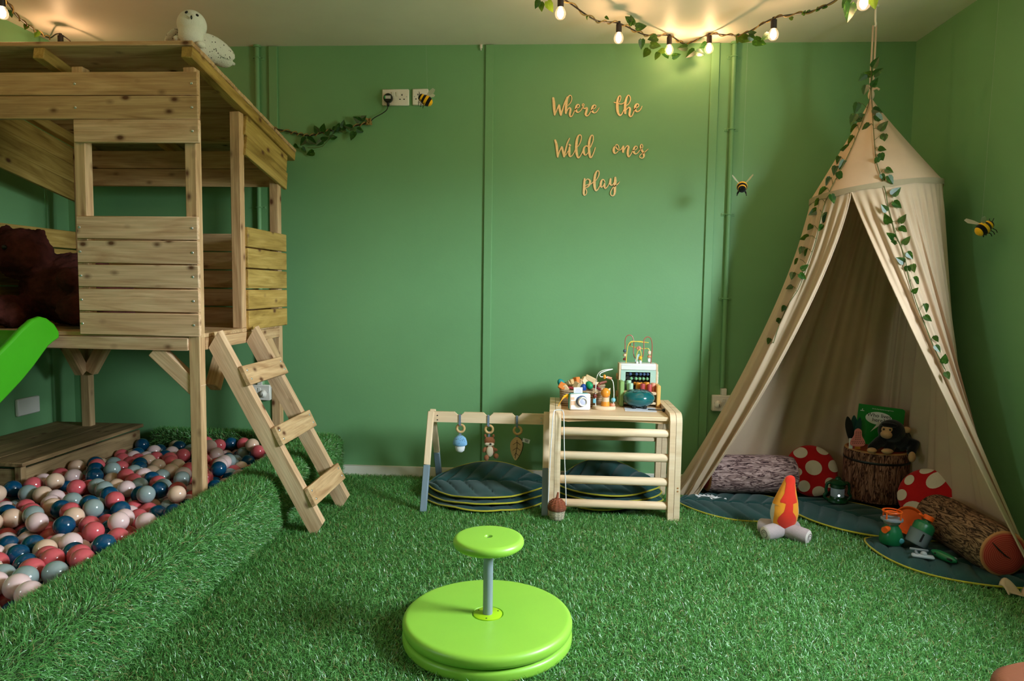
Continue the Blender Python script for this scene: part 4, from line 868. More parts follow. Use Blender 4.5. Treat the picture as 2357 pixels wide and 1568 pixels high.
rbw = MB(); cc = pt(1467, 836, -.005); prof = crom([(-.012, 0), (-.010, .02), (-.003, .040), (.006, .048), (.009, .044), (.004, .030), (.0, .014), (-.001, 0)], 4, True); rbw.prism([(p[0], p[1]) for p in prof], .012, cc, Matrix(((1, 0, 0), (0, 0, -1), (0, 1, 0))))
part('rainbow_bead', rbw, mat('pale_blue_print', (176, 200, 206), .5), cube); part('cloud_bead', MB().sphere(pt(1466, 835, -.02), (.007, .006, .008)).sphere(pt(1474, 834, -.02), (.007, .006, .009)), m_wht, cube)

# two rope baskets with blocks
def rope(name, rgb):
    k = NT(name); b = k.b; b.inputs['Roughness'].default_value = .85; c = lin(rgb); v = k.coords((1, 1, 1), False)
    w_ = k.n('ShaderNodeTexWave', wave_type='BANDS', bands_direction='Z'); w_.inputs['Scale'].default_value = 32; w_.inputs['Distortion'].default_value = .6; k.l(v, w_.inputs['Vector'])
    f = k.mix(.5, w_.outputs['Fac'], k.noise(k.coords((150, 150, 40), False), 1, 2)); k.l(k.ramp(f, [(.2, tuple(x*.5 for x in c[:3])+(1,)), (.7, c)]), b.inputs['Base Color']); k.bump(f, .8, .004); return k.m
m_rope = rope('natural_rope', (200, 164, 130)); m_rope2 = rope('pale_rope', (190, 158, 126))
def rope_basket(px, py, Y, w, d, h, label, m_):
    c = PY(px, py, Y); t = thing('rope_basket', label, 'basket', (c.x, Y, ZS), 'rope baskets of blocks on the shelf'); n_ = 7; dz = h/n_
    for k in range(n_):
        gr = 1+.05*k/n_; part('rope_coil', MB().tube([(c.x+w*gr*math.copysign(abs(cos(a))**.7, cos(a)), Y+d*gr*math.copysign(abs(sin(a))**.7, sin(a)), ZS+dz*(k+.5)) for a in np.linspace(0, 2*pi, 40)[:-1]], dz*.56, 8, closed=True), m_, t)
    part('basket_base', MB().lathe([(0, 0), (w*.95, 0), (w*.95, .004), (0, .004)], (c.x, Y, ZS), 30, sy=d/w), m_, t); return c
b1 = rope_basket(1340, 905, 3.525, .106, .040, .098, 'oval rope basket of blocks at the back of the shelf', m_rope2); b2 = rope_basket(1346, 915, 3.440, .116, .040, .080, 'oval rope basket of blocks in front, behind the toy camera', m_rope)
BL = [(1291, 881, 'egg', (30, 150, 150)), (1294, 889, 'blk', (232, 128, 50)), (1310, 886, 'blk', (236, 206, 160)), (1327, 876, 'blk', (234, 130, 50)), (1335, 880, 'blk', (226, 190, 140)), (1346, 876, 'blk', (232, 196, 150)), (1360, 873, 'long', (232, 196, 150)), (1319, 886, 'bar', (60, 80, 90)), (1328, 888, 'blk', (226, 196, 150)), (1356, 887, 'egg', (20, 150, 96)), (1342, 893, 'egg', (30, 80, 170)), (1300, 894, 'blk', (226, 184, 140)), (1312, 893, 'bar', (170, 54, 60)), (1381, 884, 'bar', (150, 84, 56)), (1370, 886, 'blk', (236, 200, 160)), (1387, 881, 'bar', (130, 60, 40)), (1374, 893, 'bar', (124, 30, 36)), (1343, 884, 'blk', (236, 206, 170)), (1318, 881, 'blk', (222, 180, 120))]
NMS = {'egg': ('wooden_egg', 'egg'), 'blk': ('toy_block', 'block'), 'long': ('toy_plank', 'block'), 'bar': ('toy_stick', 'block')}
for k, (px, py, kd, rgb) in enumerate(BL):
    Y = 3.525 if py < 887 and px < 1375 else 3.44; c = PY(px, py, Y); c.z = max(c.z, ZS+.070); m_ = mat('block_paint', rgb, .5, var=.08, vs=30); R = Euler((rng.uniform(-.5, .5), rng.uniform(-.8, .8), rng.uniform(-1, 1))).to_matrix(); mb = MB()
    if kd == 'egg': mb.lathe([(0, -.022)]+[(.0175*sin(a)*(1-.12*cos(a+pi)), -.022*cos(a)) for a in np.linspace(.2, pi-.2, 12)]+[(0, .022)], c, 20, R)
    elif kd == 'blk': mb.box(c, (.034, .026, .034), R, .003)
    elif kd == 'long': mb.box(c, (.062, .022, .026), Euler((0, .45, 0)).to_matrix(), .003)
    else: mb.box(c, (.046, .012, .012), R, .003)
    cn = {(30, 150, 150): 'teal', (232, 128, 50): 'orange', (234, 130, 50): 'bright orange', (60, 80, 90): 'dark grey', (20, 150, 96): 'green', (30, 80, 170): 'blue', (170, 54, 60): 'crimson', (150, 84, 56): 'brown', (130, 60, 40): 'reddish brown', (124, 30, 36): 'maroon'}.get(rgb, 'natural wood')
    nm, ctg = NMS[kd]
    lb = ('natural wooden toy block lying in a rope basket on the shelf' if cn == 'natural wood' and kd == 'blk' else 'long natural wood block on top of the back rope basket' if kd == 'long' else '%s %s lying in a rope basket on the shelf' % (cn, nm.replace('_', ' ')))
    single(nm, mb, m_, lb, ctg, 'blocks in the rope baskets')
# ------------------------------------------------------------------ hanging canopy tent
def linen(name, rgb):
    k = NT(name); b = k.b; b.inputs['Roughness'].default_value = .95; b.inputs['Specular IOR Level'].default_value = .15; c = lin(rgb)
    v = k.coords((1, 1, 1), False); f = k.noise(v, 9, 5, .6); col = k.ramp(f, [(.3, tuple(x*.92 for x in c[:3])+(1,)), (.7, c)]); k.l(col, b.inputs['Base Color'])
    k.bump(k.noise(v, 700, 2), .2, .002); tr = k.n('ShaderNodeBsdfTranslucent'); k.l(col, tr.inputs[0]); mx = k.n('ShaderNodeMixShader'); mx.inputs[0].default_value = .12
    k.l(b.outputs[0], mx.inputs[1]); k.l(tr.outputs[0], mx.inputs[2]); k.l(mx.outputs[0], k.out.inputs['Surface']); return k.m
m_linen = linen('beige_muslin', (210, 180, 154)); m_linen2 = linen('beige_band', (176, 156, 130))
TC = Vector((1.452, 3.300, 1.525)); TR = .268; APX = Vector((1.418, 3.300, 1.950))
tent = thing('canopy_tent', 'beige muslin canopy tent hanging from the ceiling in the corner', 'canopy', (1.42, 3.3, 0))
def ring(a): return Vector((TC.x+TR*cos(a), TC.y+TR*sin(a), TC.z+.030*cos(a)-.012*sin(a)))
A0 = math.atan2(PY(1957, 460, 3.10).y-TC.y, PY(1957, 460, 3.10).x-TC.x)
def ctop(u, v):
    a = 2*pi*u; r = v**1.12; p = APX.lerp(ring(a), v); q = ring(a); p = Vector((APX.x+(q.x-APX.x)*r, APX.y+(q.y-APX.y)*r, APX.z+(q.z-APX.z)*v))
    w = .004*sin(a*9)*(1-v)*v*4+.010*sin(a*14)*max(0, .25-v)*r; return p+Vector((cos(a), sin(a), 0))*w
mb = MB().grid(ctop, 96, 28, True); part('cone_top', mb, m_linen, tent)
def band(u, v):
    a = 2*pi*u; p = ring(a); return p+Vector((cos(a), sin(a), 0))*.004+Vector((0, 0, -.024*v+.004+.003*sin(a*8)*v))
part('rim_band', MB().grid(band, 128, 3, True), m_linen2, tent)
BOT = [(0, .735, 3.490), (.07, .700, 3.500), (.15, .655, 3.560), (.24, .660, 3.660), (.32, .85, 3.715), (.42, 1.25, 3.730), (.52, 1.66, 3.735), (.565, 1.79, 3.72), (.61, 1.80, 3.62), (.67, 1.795, 3.40), (.76, 1.795, 3.08), (.85, 1.800, 2.80), (.94, 1.800, 2.58), (1.0, 1.755, 2.500)]
bu = np.array([b[0] for b in BOT])
def bot(u): return float(np.interp(u, bu, [b[1] for b in BOT])), float(np.interp(u, bu, [b[2] for b in BOT]))
def cloth(u, v):
    a = A0-2*pi*u; t = ring(a); t.z -= .012; bxx, byy = bot(u); ex = np.interp(u, [0, .25, .45, 1], [1.38, 1.38, 1.0, 1.06])
    h = v**ex; x, y, z = t.x+(bxx-t.x)*h, t.y+(byy-t.y)*h, t.z*(1-v)+.012*v
    if .25 < u < .62: bow = sin(pi*v)*.03; y -= 0; 
    nx, ny = cos(a), sin(a)
    f1 = sin(u*2*pi*46)*.0065*(1-.75*v)*(min(1, v*14)); f2 = (sin(u*2*pi*15+1.2)+.6*sin(u*2*pi*23+.4))*.020*min(1, v*2.2)
    if u < .16 or u > .87: f2 = (sin(u*2*pi*17+.8))*.017*min(1, v*2.5)*(1 if v < .8 else 1-(v-.8)*2.5)
    d = f1+f2; x += nx*d; y += ny*d
    # hem resting and creasing on the floor
    if v > .94: z = max(.012, z); x += .012*sin(u*2*pi*31)*(v-.94)/.06
    return Vector((min(x, RIGHT_X-.012), min(y, WALL_Y-.016), z))
mbc = MB().grid(cloth, 460, 64); part('curtain', mbc, m_linen, tent)
# hem edges as thin rolls, tie ribbons
for u in (0.0, 1.0): part('hem', MB().tube([cloth(u, v) for v in np.linspace(0, 1, 50)], .0032, 7), m_linen, tent)
tl = cloth(0, 1); mb = MB()
for k in range(5):
    mb.tube(crom([tl+Vector((.0+.02*k, -.01, .02)), tl+Vector((.03+.02*k, -.02-.01*k, .012+.006*(k % 2))), tl+Vector((.07+.018*k, -.012*k, .016))], 5), .006, 6)
part('tie_ribbon', mb, m_white_f, tent)
tr_ = Vector((1.655, 2.500, .0)); mb = MB().grid(lambda a, b: tr_+Vector((-.06+.11*a, -.02-.05*b+.012*sin(a*9), .02+.025*sin(a*7+b*2)*(1-b)+.012*(1-b))), 16, 8); hr = part('hem_corner', mb, m_linen, tent); s_ = hr.modifiers.new('s', 'SOLIDIFY'); s_.thickness = .004
for sx in (-.007, .007): part('hanging_strap', MB().box((APX.x+sx, 3.30, (APX.z+2.265)/2), (.008, .003, 2.265-APX.z), None, .001), m_linen, tent)
part('knot', MB().sphere(APX+Vector((0, 0, .008)), (.014, .014, .022)).tube([APX+Vector((.0, 0, .03)), APX+Vector((.02, -.01, .036)), APX+Vector((.03, -.012, .028))], .005, 6), m_linen, tent)
part('ceiling_hook', MB().tube([(APX.x, 3.30, 2.258), (APX.x+.005, 3.30, 2.268), (APX.x+.002, 3.30, 2.285), (APX.x, 3.30, CEIL_Z)], .0045, 8).lathe([(.016, 0), (.012, -.006), (0, -.008)], (APX.x, 3.30, CEIL_Z), 16), m_plastic_w, tent)
TBVH = BVHTree.FromPolygons([tuple(p) for p in mb_.v] if False else [tuple(p) for p in (MB().grid(ctop, 96, 28, True).v+mbc.v)], MB().grid(ctop, 96, 28, True).f+[tuple(i+96*29 for i in q) for q in mbc.f])
def on_tent(x, y, off=.010):
    d = ray(x, y).normalized(); h, n, i, dist = TBVH.ray_cast(CAM, d)
    return (h-d*off, n) if h else (None, None)

# ------------------------------------------------------------------ ivy
def leafmat():
    k = NT('ivy_leaf'); b = k.b; b.inputs['Roughness'].default_value = .3; v = k.coords((1, 1, 1), False)
    f = k.noise(k.coords((5.5, 2.2, 5.5)), 1.4, 3, .6); oi = k.n('ShaderNodeObjectInfo')
    c = k.ramp(f, [(.38, (14, 46, 16)), (.56, (28, 74, 24)), (.64, (70, 118, 40)), (.76, (150, 176, 84))]); c = k.mix(.4, c, k.ramp(oi.outputs['Random'], [(0, (120, 140, 120)), (1, (255, 255, 255))]), 'MULTIPLY'); k.l(c, b.inputs['Base Color'])
    tr = k.n('ShaderNodeBsdfTranslucent'); tr.inputs[0].default_value = lin((120, 160, 50)); mx = k.n('ShaderNodeMixShader'); mx.inputs[0].default_value = .3; k.l(b.outputs[0], mx.inputs[1]); k.l(tr.outputs[0], mx.inputs[2]); k.l(mx.outputs[0], k.out.inputs['Surface']); return k.m
m_leaf = leafmat(); m_vine = mat('vine_stem', (78, 84, 36), .7); m_twine = mat('twine', (150, 122, 66), .9, bump=.5, bs=300)
LO = [(0, .05), (.16, -.02), (.36, .08), (.45, .28), (.38, .52), (.22, .78), (0, 1.08)]
V = [(0, y, -.02*y) for y in (.05, .30, .55, .80, 1.08)]; Lm = MB()
cen = [(0, y, 0) for y in (.05, .28, .52, .78, 1.08)]
for sgn in (-1, 1):
    ed = [(.15, -.04), (.36, .12), (.37, .40), (.22, .74)]
    Vv = [Vector((0, c[1], 0)) for c in cen]+[Vector((sgn*x, y, .16*x)) for x, y in ed]
    Lm.add(Vv, [(0, 5, 6, 1), (1, 6, 7, 2), (2, 7, 8, 3), (3, 8, 4)], True)
leaf_me = _mesh('leaf', Lm, m_leaf, Vector((0, 0, 0)))
def leaf(parent, p, n, ang, size):
    """leaf with its stalk end at p, pointing at image angle ang (0 right, 90 up)"""
    n = Vector(n).normalized(); dirv = _r*cos(ang)+_u*sin(ang); y = (dirv-n*dirv.dot(n)); y = y.normalized() if y.length > .1 else n.orthogonal().normalized(); x = y.cross(n); M = Matrix((x*size, y*size, n*size)).transposed().to_4x4(); M.translation = p; return put('leaf', leaf_me, parent, M)
def tent_ivy(path, leaves, label):
    pts = []; last = None
    for (x, y) in crom(path, 6):
        h, n = on_tent(x, y, .008)
        if h is None:
            dd = (last-CAM).length if last else 3.6; h = CAM+ray(x, y).normalized()*dd
        last = h; pts.append(h)
    g = thing('ivy_garland', label, 'garland', pts[-1], 'ivy garlands draped on the tent'); part('stem', MB().tube(pts, .0018, 6), m_vine, g)
    for (x, y, ang, px) in leaves:
        h, n = on_tent(x, y, .014); near = min(pts, key=lambda q: (q-CAM-ray(x, y).normalized()*(q-CAM).dot(ray(x, y).normalized())).length)
        if h is None: h = CAM+ray(x, y).normalized()*(near-CAM).length
        n = (-ray(x, y).normalized()+Vector(tuple(rng.uniform(-.45, .45, 3)))).normalized(); a = radians(ang); sz = px/FPX*(h-CAM).length*.80
        base = h-(_r*cos(a)+_u*sin(a))*sz*.5; leaf(g, base, n, a, sz); part('stalk', MB().tube([base, base.lerp(near, .5)+Vector((0, 0, .006)), near], .0011, 5), m_vine, g)
tent_ivy([(2006, 152), (2004, 200), (2000, 235), (1985, 280), (1958, 345), (1930, 400), (1905, 450), (1890, 500), (1876, 560), (1855, 620), (1838, 665), (1815, 700), (1795, 745), (1780, 790)],
 [(1999, 174, 200, 26), (1990, 206, 250, 24), (1972, 248, 260, 27), (1983, 271, 10, 30), (1963, 273, 240, 28), (1967, 295, 240, 22), (1961, 322, 250, 24), (1947, 342, 200, 24), (1929, 369, 250, 22), (1939, 379, 240, 26), (1922, 393, 255, 26), (1933, 405, 290, 24), (1907, 417, 240, 24), (1896, 442, 240, 28), (1923, 441, 30, 24), (1915, 458, 280, 26), (1883, 466, 250, 22), (1873, 488, 210, 26), (1899, 500, 230, 28), (1863, 524, 230, 20), (1890, 524, 250, 18), (1854, 549, 215, 24), (1845, 577, 250, 22), (1857, 581, 240, 20), (1834, 602, 240, 18), (1852, 617, 30, 22), (1847, 636, 320, 22), (1824, 636, 260, 22), (1817, 661, 200, 18), (1803, 710, 235, 18), (1791, 740, 235, 20), (1768, 785, 240, 18)], 'ivy garland running down the left side of the tent')
tent_ivy([(2006, 152), (2006, 215), (2008, 255), (2010, 290), (2013, 330), (2017, 370), (2027, 405), (2038, 440), (2043, 470), (2052, 505), (2062, 540), (2075, 570), (2085, 605), (2094, 650), (2110, 700), (2130, 750), (2150, 800), (2175, 850)],
 [(2018, 148, 40, 26), (2020, 168, 30, 24), (1987, 178, 230, 22), (2011, 190, 60, 22), (2019, 255, 340, 24), (2024, 272, 320, 26), (1994, 292, 220, 24), (2033, 292, 40, 26), (2033, 318, 250, 24), (2030, 342, 350, 18), (2020, 371, 270, 20), (2029, 362, 280, 22), (2046, 393, 330, 20), (2032, 408, 300, 18), (2049, 414, 300, 24), (2062, 441, 40, 28), (2065, 471, 320, 24), (2035, 479, 130, 22), (2043, 503, 110, 28), (2079, 506, 45, 24), (2079, 528, 320, 22), (2051, 544, 150, 24), (2055, 562, 210, 22), (2088, 556, 40, 24), (2094, 588, 310, 22), (2073, 599, 150, 24), (2088, 622, 270, 22), (2103, 618, 290, 22), (2109, 646, 310, 22), (2106, 668, 50, 18), (2130, 709, 280, 22), (2135, 733, 320, 20), (2155, 780, 300, 18), (2157, 803, 300, 20), (2174, 826, 80, 24), (2180, 865, 290, 20)], 'ivy garland running down the right front of the tent')

# ------------------------------------------------------------------ inside the tent
leaf_mat(.64, .235, .945, 3.385, -.10, .010, 'quilted leaf mat under the pale log cushion at the tent mouth', .020, lambda x, y: 0, 'leaf mats in the tent', .004, 21, 8)
leaf_mat(.72, .22, 1.42, 3.22, -.85, .020, 'quilted leaf mat in the middle of the tent under the stump stool', .018, lambda x, y: 0, 'leaf mats in the tent', .004, 22, 8)
leaf_mat(.62, .20, 1.56, 2.74, -.78, .012, 'quilted leaf mat at the right under the camping toys', .018, lambda x, y: 0, 'leaf mats in the tent', .004, 23, 8)
def bark(name, dark, mid, pale, s=(9, 46, 46)):
    k = NT(name); b = k.b; b.inputs['Roughness'].default_value = .9; b.inputs['Specular IOR Level'].default_value = .2
    v = k.coords(s); f = k.noise(v, 1.0, 4, .55, 1.2); d = k.n('ShaderNodeMath', operation='SUBTRACT'); k.l(f, d.inputs[0]); d.inputs[1].default_value = .5; ab = k.n('ShaderNodeMath', operation='ABSOLUTE'); k.l(d.outputs[0], ab.inputs[0])
    c = k.ramp(ab.outputs[0], [(.008, dark), (.035, mid), (.09, pale), (.16, mid), (.2, dark)]); c = k.mix(.45, c, k.ramp(k.noise(k.coords(tuple(q*2.1 for q in s)), 1, 3), [(.35, (110, 100, 96)), (.65, (255, 255, 255))]), 'MULTIPLY')
    k.l(c, b.inputs['Base Color']); return k.m
def rings(name, axis_scale=1):
    k = NT(name); b = k.b; b.inputs['Roughness'].default_value = .85; v = k.coords((1, 1, 1), False); sx = k.n('ShaderNodeSeparateXYZ'); k.l(v, sx.inputs[0])
    ln_ = k.n('ShaderNodeVectorMath', operation='LENGTH'); cb = k.n('ShaderNodeCombineXYZ'); k.l(sx.outputs[1], cb.inputs[1]); k.l(sx.outputs[2], cb.inputs[2]); k.l(cb.outputs[0], ln_.inputs[0])
    nz = k.noise(v, 9, 3); ad = k.n('ShaderNodeMath', operation='MULTIPLY_ADD'); k.l(nz, ad.inputs[0]); ad.inputs[1].default_value = .022; k.l(ln_.outputs['Value'], ad.inputs[2])
    mu = k.n('ShaderNodeMath', operation='MULTIPLY'); k.l(ad.outputs[0], mu.inputs[0]); mu.inputs[1].default_value = 900; si = k.n('ShaderNodeMath', operation='SINE'); k.l(mu.outputs[0], si.inputs[0])
    c = k.ramp(si.outputs[0], [(.0, (180, 52, 44)), (.8, (192, 62, 52)), (1, (212, 104, 84))]); rim = k.ramp(ln_.outputs['Value'], [(.0, (0, 0, 0)), (.075, (0, 0, 0)), (.082, (255, 255, 255))]); k.l(k.mix(rim, c, lin((206, 138, 88))), b.inputs['Base Color']); return k.m
m_rings = rings('log_end_rings')
def log_cushion(a, b, R_, m_, label):
    a, b = Vector(a), Vector(b); L_ = (b-a).length; o_ = thing('log_cushion', label, 'cushion', ((a+b)/2-Vector((0, 0, R_))), 'log shaped cushions in the tent')
    Mx = frame(b-a).to_4x4(); Mx.translation = (a+b)/2; Rl = Matrix(((0, 0, 1), (0, 1, 0), (-1, 0, 0)))
    body = _mesh('bark_cover', MB().lathe([(R_*.90, -L_/2)]+[(R_*(1.0-.09*abs(2*t-1)**5), -L_/2+L_*t) for t in np.linspace(.02, .98, 16)]+[(R_*.90, L_/2)], (0, 0, 0), 40, Rl), m_, Vector((0, 0, 0))); put('bark_cover', body, o_, Mx)
    for s in (-1, 1):
        e = _mesh('cut_end', MB().lathe([(R_*.915, 0), (R_*.80, .007), (R_*.5, .011), (0, .012)], (0, 0, 0), 40, Rl if s > 0 else Matrix(((0, 0, -1), (0, 1, 0), (1, 0, 0)))), m_rings, Vector((0, 0, 0)))
        M2 = frame(b-a).to_4x4(); M2.translation = b if s > 0 else a; en = put('cut_end', e, o_, M2)
    return o_, Mx, L_
m_bark1 = bark('pale_pink_bark', (64, 44, 48), (146, 112, 108), (206, 172, 166)); m_bark2 = bark('brown_bark', (40, 28, 24), (108, 78, 60), (168, 132, 102))
log_cushion((.800, 3.560, .122), (1.245, 3.600, .122), .098, m_bark1, 'pale bark-print log cushion at the left of the tent')
ra, rb2 = Vector((1.672, 2.590, .110)), Vector((1.664, 3.030, .114))
o_, Mx, L_ = log_cushion(ra, rb2, .094, m_bark2, 'dark bark-print log cushion with red ringed end at the right')
part('end_crack', MB().tube([ra+Vector((-.05, -.0125, .045)), ra+Vector((-.025, -.0135, .018)), ra+Vector((.0, -.0135, -.004)), ra+Vector((.018, -.0135, -.014))], [.001, .0028, .0022, .0008], 6), m_dark, o_)
# stump stool
SC = Vector((1.640, 3.545, .034)); SRd, SH = .150, .245
stl = thing('stump_stool', 'tree stump pouf with bark print and a black strap', 'stool', SC)
m_bark3 = bark('stump_bark', (50, 30, 24), (126, 80, 62), (184, 134, 110), (46, 46, 8))
part('bark_side', MB().lathe([(SRd*.96, 0), (SRd, .012), (SRd*1.0, SH-.012), (SRd*.985, SH)], SC, 64), m_bark3, stl)
part('stump_top', MB().lathe([(SRd*.985, SH), (SRd*.93, SH+.004), (SRd*.7, SH+.008), (0, SH+.010)], SC, 64), mat('stump_top_red', (176, 74, 30), .8, var=.25, vs=14), stl); part('top_rim', MB().lathe([(SRd*.99, SH-.006), (SRd*.975, SH+.003), (SRd*.93, SH+.0065), (SRd*.91, SH+.0055)], SC, 64), mat('pale_sapwood', (206, 150, 94), .8), stl)
part('strap', MB().lathe([(SRd*1.003, SH-.052), (SRd*1.012, SH-.050), (SRd*1.012, SH-.042), (SRd*1.003, SH-.040)], SC, 64), m_black, stl)
# toadstool cushions
m_redf = fabric('red_cotton', (190, 22, 24), .1); m_spot = fabric('cream_cotton', (222, 206, 184), .06)
def toadstool(c, n, r, spots, label, thick=.032, up=(0, 0, 1), sy=1.0):
    M = facing(c, n, up); R3 = M.to_3x3(); t = thing('toadstool_cushion', label, 'cushion', c-Vector((0, 0, r*.9)), 'toadstool cushions in the tent')
    hz = lambda q: thick*max(0, 1-q**3)**.5
    pf = [(0, -thick)]+[(r*q, -hz(q)) for q in np.linspace(.12, .97, 9)]+[(r, 0)]+[(r*q, hz(q)) for q in np.linspace(.97, .12, 9)]+[(0, thick)]
    part('cushion', MB().lathe(pf, c, 48, R3, sy=sy), m_redf, t)
    for (sx, sy_, sr, el, rot_) in spots:
        def sf(u, v):
            a = 2*pi*u; qx, qy = sr*v*cos(a)*el, sr*v*sin(a); x, y = sx+qx*cos(rot_)-qy*sin(rot_), sy_+qx*sin(rot_)+qy*cos(rot_); q = sqrt(x*x+y*y)
            if q > .985: x, y, q = x*.985/q, y*.985/q, .985
            return c+R3 @ Vector((x*r, y*r*sy, hz(q)+.0018))
        part('spot', MB().grid(sf, 20, 4, True), m_spot, t)
toadstool(Vector((1.352, 3.625, .136)), (-.05, -1, .34), .132, [(.02, .1, .29, 1.1, 0), (-.42, .68, .22, 1.2, .3), (.45, .82, .2, 1.3, -.2), (.82, .2, .24, 1, 0), (-.62, -.08, .17, 1.2, 0), (-.36, -.62, .22, 1, 0), (.2, -.82, .22, 1.2, 0), (-.95, .15, .12, 1, 1.5), (.62, -.45, .2, 1, 0)], 'red cushion with white spots left of the stump stool')
toadstool(Vector((1.728, 3.225, .134)), (-.72, -.62, .38), .128, [(.25, .62, .26, 1.45, 1.0), (-.15, .93, .16, 1.6, .6), (-.62, .42, .17, 1.2, 1.2), (-.78, -.18, .20, 1.1, 0.8), (.22, -.1, .12, 1, 0), (-.3, -.62, .30, 1.3, .5), (.85, -.1, .2, 1.2, 1.4)], 'red cushion with white spots right of the stump stool')

# monkey plush
m_fur = fabric('black_fur', (16, 15, 16), .3, .95, 260, .9, .3); m_face = fabric('peach_plush', (206, 160, 116), .08)
mp = Vector((1.660, 3.452, SC.z+SH+.010))
mk = thing('monkey_plush', 'black monkey plush with peach face sitting on the stump stool', 'plush toy', mp)
hp = PY(2052, 992, 3.43); mb = MB().sphere(mp+Vector((.035, .020, .055)), (.078, .055, .062)).sphere(hp, (.062, .055, .056)).sphere(hp+Vector((.04, .015, -.04)), (.05, .045, .05))
for q in ((2008, 1030, 3.42), (2048, 1040, 3.42)): e = PY(*q); e.z = max(e.z, mp.z+.018); mb.tube([mp+Vector((.0, .01, .06)), mp.lerp(e, .6)+Vector((0, 0, .035)), e], [.034, .028, .022], 12).sphere(e, .022)
fe = PY(2098, 1040, 3.40); mb.tube([mp+Vector((.06, 0, .05)), mp+Vector((.10, -.03, .04)), fe], [.032, .03, .022], 12).sphere(fe, .022)
remesh(part('body', mb, m_fur, mk), .005, 6)
fd = (CAM-hp).normalized(); fx = Vector((0, 0, 1)).cross(fd).normalized(); F_ = Matrix((fx, Vector((0, 0, 1)), fd)).transposed()
fo = hp+fd*.040-fx*.016
part('face', MB().sphere(fo+Vector((0, 0, .002)), (.028, .024, .020), R=F_).sphere(fo+fx*-.004-Vector((0, 0, .020))+fd*.006, (.027, .021, .022), R=F_), m_face, mk); part('ear', MB().sphere(hp+fx*.062+Vector((0, 0, .012)), (.020, .016, .009), R=F_), m_face, mk)
for dx in (-.017, .010): part('eye', MB().sphere(fo+fx*dx+fd*.0195+Vector((0, 0, .004)), .0048, 10, 8), m_black, mk)
part('brow', MB().sphere(hp+fd*.047-fx*.010+Vector((0, 0, .026)), (.036, .013, .014), R=F_), m_fur, mk)
for q, rr in (((2007, 1037, 3.395), (.022, .018, .014)), ((2042, 1045, 3.392), (.028, .017, .013)), ((2099, 1052, 3.372), (.017, .015, .026))):
    e = PY(*q)
    if q[0] < 2060: e.z = max(e.z, mp.z+.013)
    part('paw', MB().sphere(e, rr), m_face, mk)

# books on the stump
m_cover = mat('green_cover', (24, 128, 40), .3, var=.06); m_pages = mat('page_white', (226, 216, 200), .7)
bTL, bTR = PY(1977, 929, 3.570), PY(2084, 943, 3.510); wv = (bTR-bTL); bw = wv.length; ex_ = wv.normalized(); en_ = Vector((.0, -1, .04)).normalized(); en_ = (en_-ex_*en_.dot(ex_)).normalized(); eu = en_.cross(ex_).normalized(); en_ = ex_.cross(eu)
zb_ = SC.z+SH+.011; bh = (min(bTL.z, bTR.z)-zb_)/max(.5, eu.z); bc = (bTL+bTR)/2-eu*bh/2
bk = thing('picture_book', 'green picture book titled Who lives here standing behind the monkey', 'book', bc-eu*bh/2); R3 = Matrix((ex_, eu, en_)).transposed()
part('cover', MB().prism([(p[0], p[1]) for p in [(-bw/2, -bh/2), (bw/2, -bh/2), (bw/2, bh/2-.012), (bw/2-.004, bh/2-.004), (bw/2-.012, bh/2), (-bw/2, bh/2)]], .006, bc, R3), m_cover, bk); part('pages', MB().box(bc-en_*.009, (bw-.006, bh-.006, .012), R3), m_pages, bk)
def BP(u, v, d=.0036): return bc+ex_*u+eu*v+en_*d
bub = MB(); cb_ = BP(-.008, bh/2-.062); bub.prism([(.060*cos(a), .032*sin(a)) for a in np.linspace(0, 2*pi, 40)[:-1]], .0008, cb_, R3).prism([(-.005, -.03), (-.030, -.072), (.013, -.028)], .0008, cb_, R3); part('speech_bubble', bub, m_wht, bk)
def onbook(me, u, v, d, rz_=0): M = (R3 @ Matrix.Rotation(rz_, 3, 'Z')).to_4x4(); M.translation = BP(u, v, d); return put('lettering', me, bk, M)
m_ink = mat('black_ink', (20, 18, 16), .6); onbook(text_mesh('Who lives\nhere?', .0265, m_ink, .0003, space=.85), -.008, bh/2-.060, .0046); onbook(text_mesh('lift-the-flap & peek-through holes', .0072, m_wht, .0002), .006, bh/2-.016, .0036)
part('publisher_mark', MB().prism([(-.010, 0), (.010, 0), (.008, .003), (.002, .003), (.002, .012), (-.001, .012), (-.001, .004), (-.008, .003)], .0006, BP(-.086, bh/2-.034), R3), m_wht, bk)
# shaped board book fan
fb = thing('shaped_board_book', 'fanned board book with a pink pear shaped page on the stump', 'book', PY(1970, 1035, 3.42))
base = PY(1970, 1034, 3.425); base.z = zb_
def card(px0, py0, w, h, m_, dy, shape, rz_=0, nm='page', d=.004):
    c = PY(px0, py0, base.y+dy); R = Matrix.Rotation(rz_, 3, 'Y') @ Matrix(((1, 0, 0), (0, 0, -1), (0, 1, 0)))
    sh_ = {'pear': crom([(0, .5), (.22, .38), (.26, .1), (.46, -.2), (.46, -.42), (.2, -.5), (-.2, -.5), (-.46, -.42), (-.46, -.2), (-.26, .1), (-.22, .38)], 4, True), 'leaf': crom([(0, .5), (.3, .25), (.36, -.1), (.2, -.5), (-.2, -.5), (-.36, -.1), (-.3, .25)], 4, True), 'rect': [(-.5, -.5), (.5, -.5), (.5, .5), (-.5, .5)]}[shape]
    return part(nm, MB().prism([(p[0]*w, p[1]*h) for p in sh_], d, c, R), m_, fb), c
m_pk = mat('pink_card', (226, 132, 128), .5); m_dg = mat('dark_green_card', (18, 66, 60), .5)
